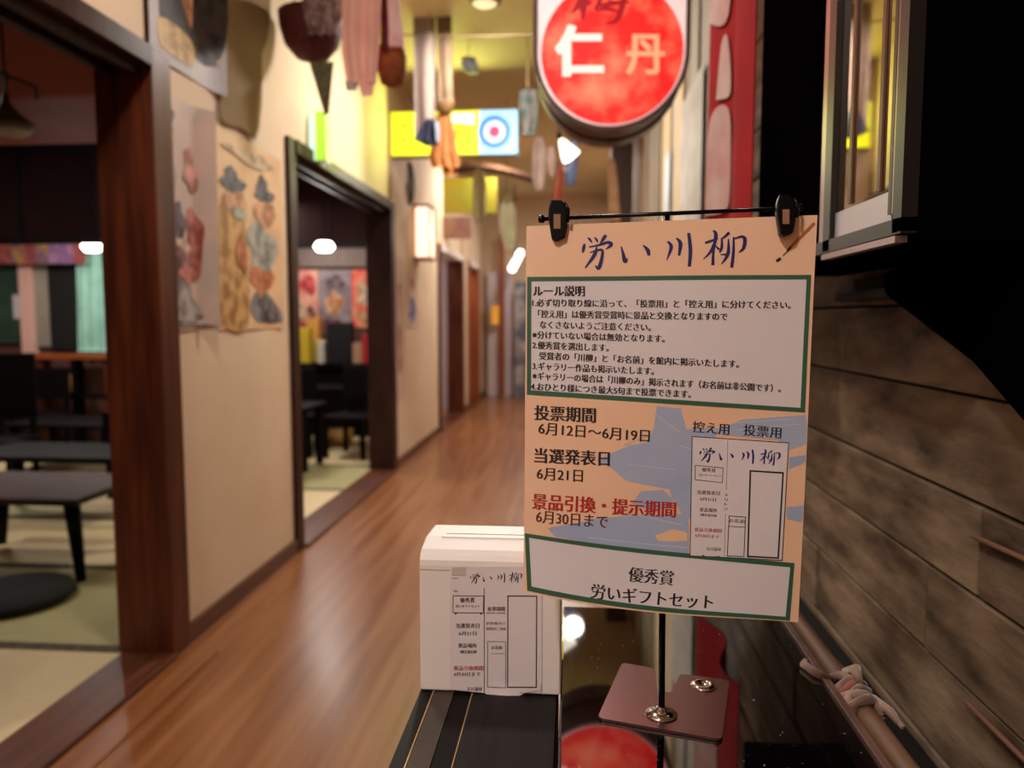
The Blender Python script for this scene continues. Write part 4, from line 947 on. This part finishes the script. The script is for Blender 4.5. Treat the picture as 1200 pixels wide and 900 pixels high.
# papers on the boards beyond the banner
def right_sheet(lab, px0, px1, py0, py1, m, x=WR - 0.016):
    a_ = on_x(px0, py1, x); e_ = on_x(px1, py1, x); z1 = on_x(px0, py0, x).z
    t = thing('wall_paper_sheet', lab, 'notice', (WR, a_.y, a_.z))
    box('sheet', m, x - 0.001, x, e_.y, a_.y, a_.z, z1, t)
right_sheet('grey printed sheet on the upright boards beside the red banner', 796, 820, 130, 300, pm('grey_sheet', (186, 176, 170), (164, 150, 150), 5))
right_sheet('narrow orange strip on the tan boards beyond the red banner', 747, 752, 150, 190, pm('orange_strip', (196, 124, 76)))
right_sheet('pale blue-white sheet low on the boards beyond the red banner', 777, 783, 190, 300, pm('bluewhite', (192, 196, 204), (176, 178, 186), 6))

# ------------------------------------------------------------ far end of the corridor
def end_thing(name, lab, cat, px0, px1, py0, py1, Y, m, dep=0.03, part='board'):
    a_ = on_y(px0, py1, Y); e_ = on_y(px1, py0, Y); t = thing(name, lab, cat, (a_.x, Y, a_.z)); box(part, m, a_.x, e_.x, Y, Y + dep, a_.z, e_.z, t); return t
end_thing('far_door', 'pale sliding door at the end of the corridor', 'door', 572, 600, 318, 464, 12.4, mat('pale_door', (206,190,192),0.6), 0.05, 'panel')
t = thing('end_post', 'orange-brown post in front of the pale door at the corridor end', 'post', tuple(on_z(588, 466, 0)))
a_ = on_y(585, 464, 12.3); e_ = on_y(591, 300, 12.3); box('shaft', orangewood, a_.x, e_.x, 12.28, 12.36, 0, 2.6, t)
end_thing('end_curtain', 'blue and white printed curtain at the right of the corridor end', 'curtain', 603, 640, 330, 467, 12.2, pm('end_curtain', (96, 100, 116), (180, 170, 168), 4), 0.03, 'cloth')
end_thing('end_sign', 'small orange sign on the post at the corridor end', 'sign', 576, 584, 358, 380, 12.2, mat('sign_amber', (226, 158, 50), 0.5, emit=0.4), 0.04)
end_thing('colour_strip', 'purple-brown printed strip over the far doorways', 'banner', 519, 552, 254, 280, 8.66, pm('purple_strip', (150, 110, 108), (170, 130, 110), 8), 0.02, 'cloth')
t = thing('tube_lamp', 'bright white tube lamp under the ceiling at the corridor end', 'lamp', tuple(on_y(605, 306, 11.8)))
c = on_y(600, 315, 11.2); c2 = on_y(610, 296, 12.0)
b = MB(); b.tube([c, c2], 0.05, 10); b.build('tube', mat('tube_lit', (255, 250, 244), 0.5, emit=5.0), t, smooth=True)
b = MB(); b.tube([c.lerp(c2, 0.3), (c.lerp(c2, 0.3).x, c.lerp(c2, 0.3).y, CEIL)], 0.01, 6); b.build('hanger', blackwood, t)
# rolled beam over the passage
b = MB(); b.box(WL, WR, 9.9, 10.1, 2.62, 2.78)
# ------------------------------------------------------------ tatami room furniture
tabm = mat('table_dark', (46, 24, 22), 0.5, spec=0.15, col2=(70, 46, 42), scale=5, stretch=(1, 6, 1)); dk = mat('furniture_black', (13, 8, 9), 0.6, spec=0.08)
def low_table(lab, x, y_, wx, wy, h, m=tabm, grp=None):
    t = thing('low_table', lab, 'table', (x, y_, 0.02), grp)
    b = MB(); b.box(x - wx/2, x + wx/2, y_ - wy/2, y_ + wy/2, h - 0.035, h); b.build('tabletop', m, t, bevel=0.012, seg=3)
    for sx in (-1, 1):
        for sy in (-1, 1):
            b = MB(); px, py = x + sx * (wx/2 - 0.07), y_ + sy * (wy/2 - 0.07)
            b.tube([(px, py, h - 0.035), (px + sx * 0.05, py + sy * 0.03, 0.022)], [0.038, 0.022], 10); b.build('leg', dk, t, smooth=True)
    return t
low_table('low dark table nearest the first doorway, one splayed leg in view', -2.72, 3.62, 0.86, 0.62, 0.42)
low_table('second low dark table behind the nearest, in line with the first doorway post', -3.15, 4.50, 1.1, 0.55, 0.44, dk)
low_table('third low dark table deep in the tatami room', -3.95, 6.0, 1.2, 0.6, 0.42, dk)
def chair(lab, x, y_, hs=0.40, hb=0.78, rz=0.0, m=dk, grp='dark dining chairs in the tatami room'):
    t = thing('chair', lab, 'chair', (x, y_, 0.02), grp)
    M = Matrix.Translation((x, y_, 0)) @ Matrix.Rotation(rz, 4, 'Z')
    def bx_(n, x0, x1, y0, y1, z0, z1, bev=0.008):
        b = MB(); b.box(x0, x1, y0, y1, z0, z1); b.v = [tuple(M @ Vector(v)) for v in b.v]; b.build(n, m, t, bevel=bev)
    bx_('seat', -.21, .21, -.21, .21, hs - 0.04, hs); bx_('backrest', -.2, .2, .18, .215, hs + 0.12, hb)
    for sx in (-.17, .17): bx_('back_post', sx - .018, sx + .018, .18, .212, hs, hs + 0.12, 0)
    for sx in (-.18, .18):
        for sy in (-.18, .18): bx_('leg', sx - .018, sx + .018, sy - .018, sy + .018, 0.022, hs - 0.04, 0)
    return t
chair('dark chair seen through the first doorway right beside its post', -3.0, 5.15, 0.3, 0.62, PI)
chair('dark chair at the left frame edge inside the first doorway', -4.15, 5.15, 0.4, 1.0, 0.2)
chair('dark chair standing before the teal curtain', -3.95, 6.57, 0.4, 0.85, 0.0)
chair('dark chair under the shelf board by the pink post', -4.85, 6.5, 0.4, 0.8, -0.1)
t = thing('floor_cushion', 'black floor cushion on the tatami by the nearest low table', 'cushion', tuple(on_z(20, 705, 0.02)))
c = on_z(12, 704, 0.02); b = MB()
b.lathe(c, [(0.23, 0.001), (0.26, 0.02), (0.25, 0.045), (0.12, 0.06), (0.01, 0.062)], 22); b.build('pad', fab('black', (18, 14, 16), (10, 8, 10), 30), t, smooth=True)
t = thing('metal_tray', 'small silver-grey box on the dark chair beside the first doorway post', 'tray', (-3.0, 5.1, 0.30))
b = MB(); b.box(-3.12, -2.86, 5.0, 5.14, 0.302, 0.37); b.build('case', mat('tray_grey', (150, 142, 140), 0.4, metal=0.3), t, bevel=0.008)
b = MB(); b.box(-3.125, -2.855, 4.995, 5.145, 0.371, 0.385); b.build('rim', mat('tray_rim', (190, 168, 130), 0.4), t, bevel=0.004)
# back wall of room seen through first doorway (Y = 7.2)
RY2 = 7.19
def rw(name, lab, cat, px0, px1, py0, py1, m, dep=0.03, Y=RY2, part='panel', **k):
    a_ = on_y(px0, py1, Y - dep); e_ = on_y(px1, py0, Y - dep)
    t = thing(name, lab, cat, (a_.x, Y, a_.z)); box(part, m, a_.x, e_.x, Y - dep, Y, a_.z, e_.z, t, **k); return t
rw('green_board', 'dark green board with a white mark at the back of the tatami room', 'board', -60, 23, 306, 402, mat('board_green', (44, 66, 54), 0.5, col2=(56, 80, 64), scale=4))
t = bpy.data.objects['green_board']; a_ = on_y(20, 360, RY2 - 0.035); box('white_mark', paper, a_.x - 0.04, a_.x + 0.05, RY2 - 0.036, RY2 - 0.031, a_.z - 0.11, a_.z + 0.12, t)
rw('pink_post', 'pale pink post at the back of the tatami room', 'post', 26, 33, 296, 416, mat('pale_post', (230, 180, 166), 0.5), 0.08)
rw('grey_screen', 'grey-beige screen panel between the pale post and a black strip', 'screen', 41, 55.5, 308, 406, mat('screen_grey', (140, 132, 118), 0.6, col2=(160, 150, 134), scale=3))
rw('black_strip', 'black hanging panel between grey screen and teal curtain', 'panel', 60, 89, 306, 410, mat('panel_black', (12, 9, 10), 0.7))
t = thing('teal_curtain', 'pale teal curtain at the back of the tatami room beside the doorway post', 'curtain', tuple(on_y(108, 412, 7.1)))
cloth('fabric', fab('teal', (158, 206, 188), (140, 190, 172), 6), [(286, 88, 150), (412, 91, 150)], 7.08, t, amp=0.02, nf=5, nx=40)
for k in range(9):
    m = [pm('flag_rose', (140, 66, 66), (176, 90, 84), 10), pm('flag_gold', (186, 140, 60), (120, 84, 110), 12), pm('flag_purple', (126, 88, 130), (160, 116, 150), 12)][(0, 0, 0, 1, 0, 1, 2, 2, 0)[k]]
    a_ = on_y(-30 + k * 14.5, 309, 7.0); e_ = on_y(-30 + k * 14.5 + 13, 288, 7.0)
    t = tag(box('banner_flag', m, a_.x, e_.x, 7.0, 7.006, a_.z, e_.z + 0.02), ('rose', 'second rose', 'third rose', 'gold-printed', 'fourth rose', 'second gold-printed', 'purple', 'second purple', 'last rose')[k] + ' flag from the left in the row under the dark transom', 'flag', 'row of printed flags in the tatami room')
b = MB(); a_ = on_y(-45, 288, 7.003); e_ = on_y(100, 288, 7.003); b.tube([(a_.x, 7.003, a_.z + 0.022), (e_.x, 7.003, a_.z + 0.022)], 0.006, 6); o = b.build('flag_cord', dk, None); tag(o, 'thin cord carrying the row of printed flags', 'cord')
t = thing('shelf_unit', 'wooden counter along the back wall of the tatami room', 'counter', (-5.0, 6.95, 0.02))
a_ = on_y(-80, 418, 6.85); e_ = on_y(150, 410, 6.85)
box('counter_board', orangewood, a_.x, e_.x, 6.85, 7.05, a_.z - 0.02, a_.z + 0.03, t, bevel=0.004)
for k in range(6):
    x = a_.x + 0.05 + k * 0.33; box('support', redwood if k % 2 else dk, x, x + 0.05, 6.88, 7.0, 0.022, a_.z - 0.02, t)
box('lower_shelf', dk, a_.x, e_.x, 6.87, 7.05, 0.5, 0.53, t)
random.seed(3)
cols = [('white', (214, 204, 196)), ('maroon', (128, 40, 50)), ('tan', (196, 152, 100)), ('purple', (120, 96, 160)), ('teal', (120, 150, 130)), ('amber', (206, 150, 60))]
bowls = ['white lidded jar on the lower shelf of the back counter', 'maroon lidded jar on the lower shelf of the back counter', 'tan lidded jar on the lower shelf of the back counter', 'purple lidded jar on the lower shelf of the back counter', 'grey-green lidded jar on the lower shelf of the back counter', 'amber lidded jar on the lower shelf of the back counter']
for k in range(6):
    x = a_.x + 0.05 + 0.33 * (k // 2 + 1.0) + (0.11, 0.25)[k % 2]
    t = thing('jar', bowls[k], 'jar', (x, 6.95, 0.53), 'jars on the back counter shelf')
    b = MB(); b.lathe((x, 6.95, 0.531), [(0.03, 0), (0.05, 0.03), (0.052, 0.12), (0.035, 0.17)], 14); b.build('body', mat('jar_' + cols[k][0], cols[k][1], 0.4), t, smooth=True)
    b = MB(); b.lathe((x, 6.95, 0.7015), [(0.038, 0), (0.036, 0.015), (0.01, 0.03)], 14); b.build('lid', mat('jar_lid', (180, 150, 120), 0.5), t, smooth=True)
def glow_lamp(name, lab, px, py, Y, r, e, col=(255, 248, 240)):
    c = on_y(px, py, Y); t = thing(name, lab, 'lamp', tuple(c))
    b = MB(); b.lathe(c, [(0.005, -r * 0.55), (r * 0.7, -r * 0.45), (r, 0), (r * 0.7, r * 0.45), (0.005, r * 0.55)], 18); b.build('globe', mat('globe_lit', col, 0.5, emit=e), t, smooth=True)
    top_ = 2.598 if Y > 3 else 2.598
    b = MB(); b.tube([c + Vector((0, 0, r * 0.5)), (c.x, c.y, top_)], 0.006, 6); b.build('cord', dk, t)
    lamp('globe_light', 'POINT', (c.x, c.y - r - 0.03, c.z - 0.05), 8, NEUT, 0.08)
glow_lamp('globe_lamp', 'white globe lamp glowing beside the teal curtain', 108, 289, 6.6, 0.09, 9)
glow_lamp('globe_lamp', 'white globe lamp glowing inside the second doorway', 380, 289, 6.4, 0.085, 9)
# pendant lamp with wire frame inside the first doorway
c = on_y(8, 146, 3.4); t = thing('pendant_lamp', 'dark pendant lamp hanging inside the first doorway', 'lamp', tuple(c))
b = MB(); b.lathe(c, [(0.12, -0.015), (0.11, 0.01), (0.05, 0.06), (0.02, 0.10), (0.015, 0.14)], 22); b.build('shade', mat('pendant_shade', (74, 62, 54), 0.5), t, smooth=True)
b = MB(); b.lathe(c - Vector((0, 0, 0.03)), [(0.02, -0.02), (0.09, -0.01), (0.1, 0.014)], 20); b.build('diffuser', mat('pendant_glass', (150, 140, 124), 0.4), t, smooth=True)
b = MB(); b.tube([c + Vector((0, 0, 0.14)), (c.x, c.y, 2.598)], 0.006, 6); b.build('cord', dk, t)
b = MB(); a_ = on_y(-40, 70, 3.4); e_ = on_y(42, 102, 3.4); b.tube([a_, e_, e_ + Vector((0, 0, -0.05))], 0.007, 6); b.tube([c + Vector((0,0,0.15)), on_y(8, 84, 3.4)], 0.007, 6); b.build('wire_arm', dk, t)
# ------------------------------------------------------------ through the second doorway (back wall Y = 8.3)
RY3 = 8.295
rw('striped_valance', 'grey striped valance over the posters seen through the second doorway', 'valance', 318, 450, 288, 313, mat('valance', (104, 88, 84), 0.8, col2=(134, 116, 108), scale=20, stretch=(8, 1, 0.3)), 0.03, RY3, 'cloth')
def room_poster(lab, px0, px1, py0, py1, m, blobs):
    a_ = on_y(px0, py1, RY3 - 0.01); e_ = on_y(px1, py0, RY3 - 0.01)
    t = thing('room_poster', lab, 'poster', (a_.x, RY3, a_.z)); box('paper_sheet', m, a_.x, e_.x, RY3 - 0.01, RY3 - 0.002, a_.z, e_.z, t)
    for k, (mm, pts) in enumerate(blobs):
        pp = catmull(pts + [pts[0]], 3)[:-1]
        b = MB(); b.prism([Vector((a_.x + (e_.x - a_.x) * u, RY3 - 0.011 - 0.001 * k, a_.z + (e_.z - a_.z) * v)) for u, v in pp], (0, -0.001, 0)); b.build('print', mm, t)
room_poster('pink poster of blossoms, left of three seen through the second doorway', 336, 372, 316, 402, pm('peach_pink', (226, 166, 140), (210, 120, 110), 5), [(pm('red_pink', (204, 84, 84)), E(.7, .8, .25, .15)), (pm('cream', (218,190,160)), E(.35, .45, .25, .25)), (pm('red_pink', (204, 84, 84)), E(.5, .18, .35, .12)), (pm('plum', (130,88,92)), E(.8,.4,.15,.12))])
room_poster('grey poster of figures, middle of three seen through the second doorway', 374, 411, 316, 392, pm('grey_lilac', (150, 134, 136), (120, 100, 108), 5), [(pm('face', (214,160,120)), E(.5, .5, .3, .2)), (pm('dark_grey', (112,96,100)), E(.5, .8, .35, .12)), (pm('plum', (130,88,92)), E(.4, .15, .35, .14))])
room_poster('red and orange poster, right of three seen through the second doorway', 413, 450, 316, 384, pm('red_orange', (220, 84, 70), (232, 150, 110), 6), [(pm('cream', (218,190,160)), E(.35, .6, .22, .2)), (pm('face', (214,160,120)), E(.4, .2, .3, .12))])
t = thing('back_counter', 'black counter with stacked goods seen through the second doorway', 'counter', (-2.6, 8.0, 0.02))
a_ = on_y(330, 428, 7.75); e_ = on_y(450, 424, 7.75)
box('counter_board', dk, a_.x, e_.x, 7.75, 8.26, a_.z - 0.02, a_.z + 0.02, t, bevel=0.004)
box('counter_body', dk, a_.x + 0.05, e_.x - 0.05, 7.85, 8.24, 0.022, a_.z - 0.02, t)
goods = [(343, 362, 384, 424, (226, 196, 50), 'yellow goods box on the back counter, leftmost'), (360, 374, 372, 402, (214, 150, 70), 'orange goods box on the left of the back counter'), (366, 378, 398, 424, (206, 180, 80), 'mustard goods box beside the yellow one'),
         (372, 380, 400, 426, (220, 210, 200), 'white goods box on the back counter'), (383, 412, 378, 425, (20, 14, 20), 'large black case on the back counter'), (413, 424, 402, 425, (196, 156, 120), 'beige goods box on the back counter'), (424, 438, 392, 425, (200, 40, 50), 'red goods box on the back counter, rightmost')]
for k, (x0, x1, y0, y1, c_, lab) in enumerate(goods):
    Yg = (7.76, 8.06, 7.91, 7.76, 7.76, 7.76, 7.76)[k]; p0 = on_y(x0 + .4, 425, Yg); p1 = on_y(x1 - .4, y0, Yg)
    b = MB(); b.box(p0.x, p1.x, Yg, Yg + 0.12, a_.z + 0.0205, p1.z); o = b.build('goods_box', mat('goods_%d' % k, c_, 0.5), None, bevel=0.006); tag(o, lab, 'box', None)
def dining_table(lab, x, y_, wx, wy, h):
    t = thing('dining_table', lab, 'table', (x, y_, 0.02))
    b = MB(); b.box(x - wx/2, x + wx/2, y_ - wy/2, y_ + wy/2, h - 0.035, h); b.build('tabletop', dk, t, bevel=0.008)
    for sx in (-1, 1):
        for sy in (-1, 1):
            px, py = x + sx * (wx/2 - 0.06), y_ + sy * (wy/2 - 0.06); box('leg', dk, px - .025, px + .025, py - .025, py + .025, 0.022, h - 0.035, t)
dining_table('black dining table nearest inside the second doorway', -2.42, 6.15, 0.62, 0.5, 0.55)
dining_table('black dining table further inside the second doorway', -2.35, 7.3, 0.8, 0.5, 0.60)
chair('black chair left of the nearest dining table inside the second doorway', -2.55, 6.72, 0.4, 0.8, 0.2)
chair('black chair right of the dining tables beside the second doorway post', -1.98, 6.72, 0.4, 0.82, -0.2)
chair('black chair on the near side of the nearest dining table in the second doorway', -2.35, 5.62, 0.36, 0.62, PI)
for k, (px, py, c_, lab) in enumerate([(382, 500, (186, 146, 96), 'tan round basket under the table inside the second doorway'), (402, 497, (206, 160, 90), 'amber round basket under the table inside the second doorway')]):
    c = on_z(px, 522, 0.021); t = thing('floor_basket', lab, 'basket', tuple(c))
    b = MB(); b.lathe(c, [(0.07, 0), (0.1, 0.06), (0.105, 0.16), (0.09, 0.16), (0.06, 0.02)], 16); b.build('weave', mat('basket_%d' % k, c_, 0.8, col2=tuple(v - 40 for v in c_), scale=30), t, smooth=True)
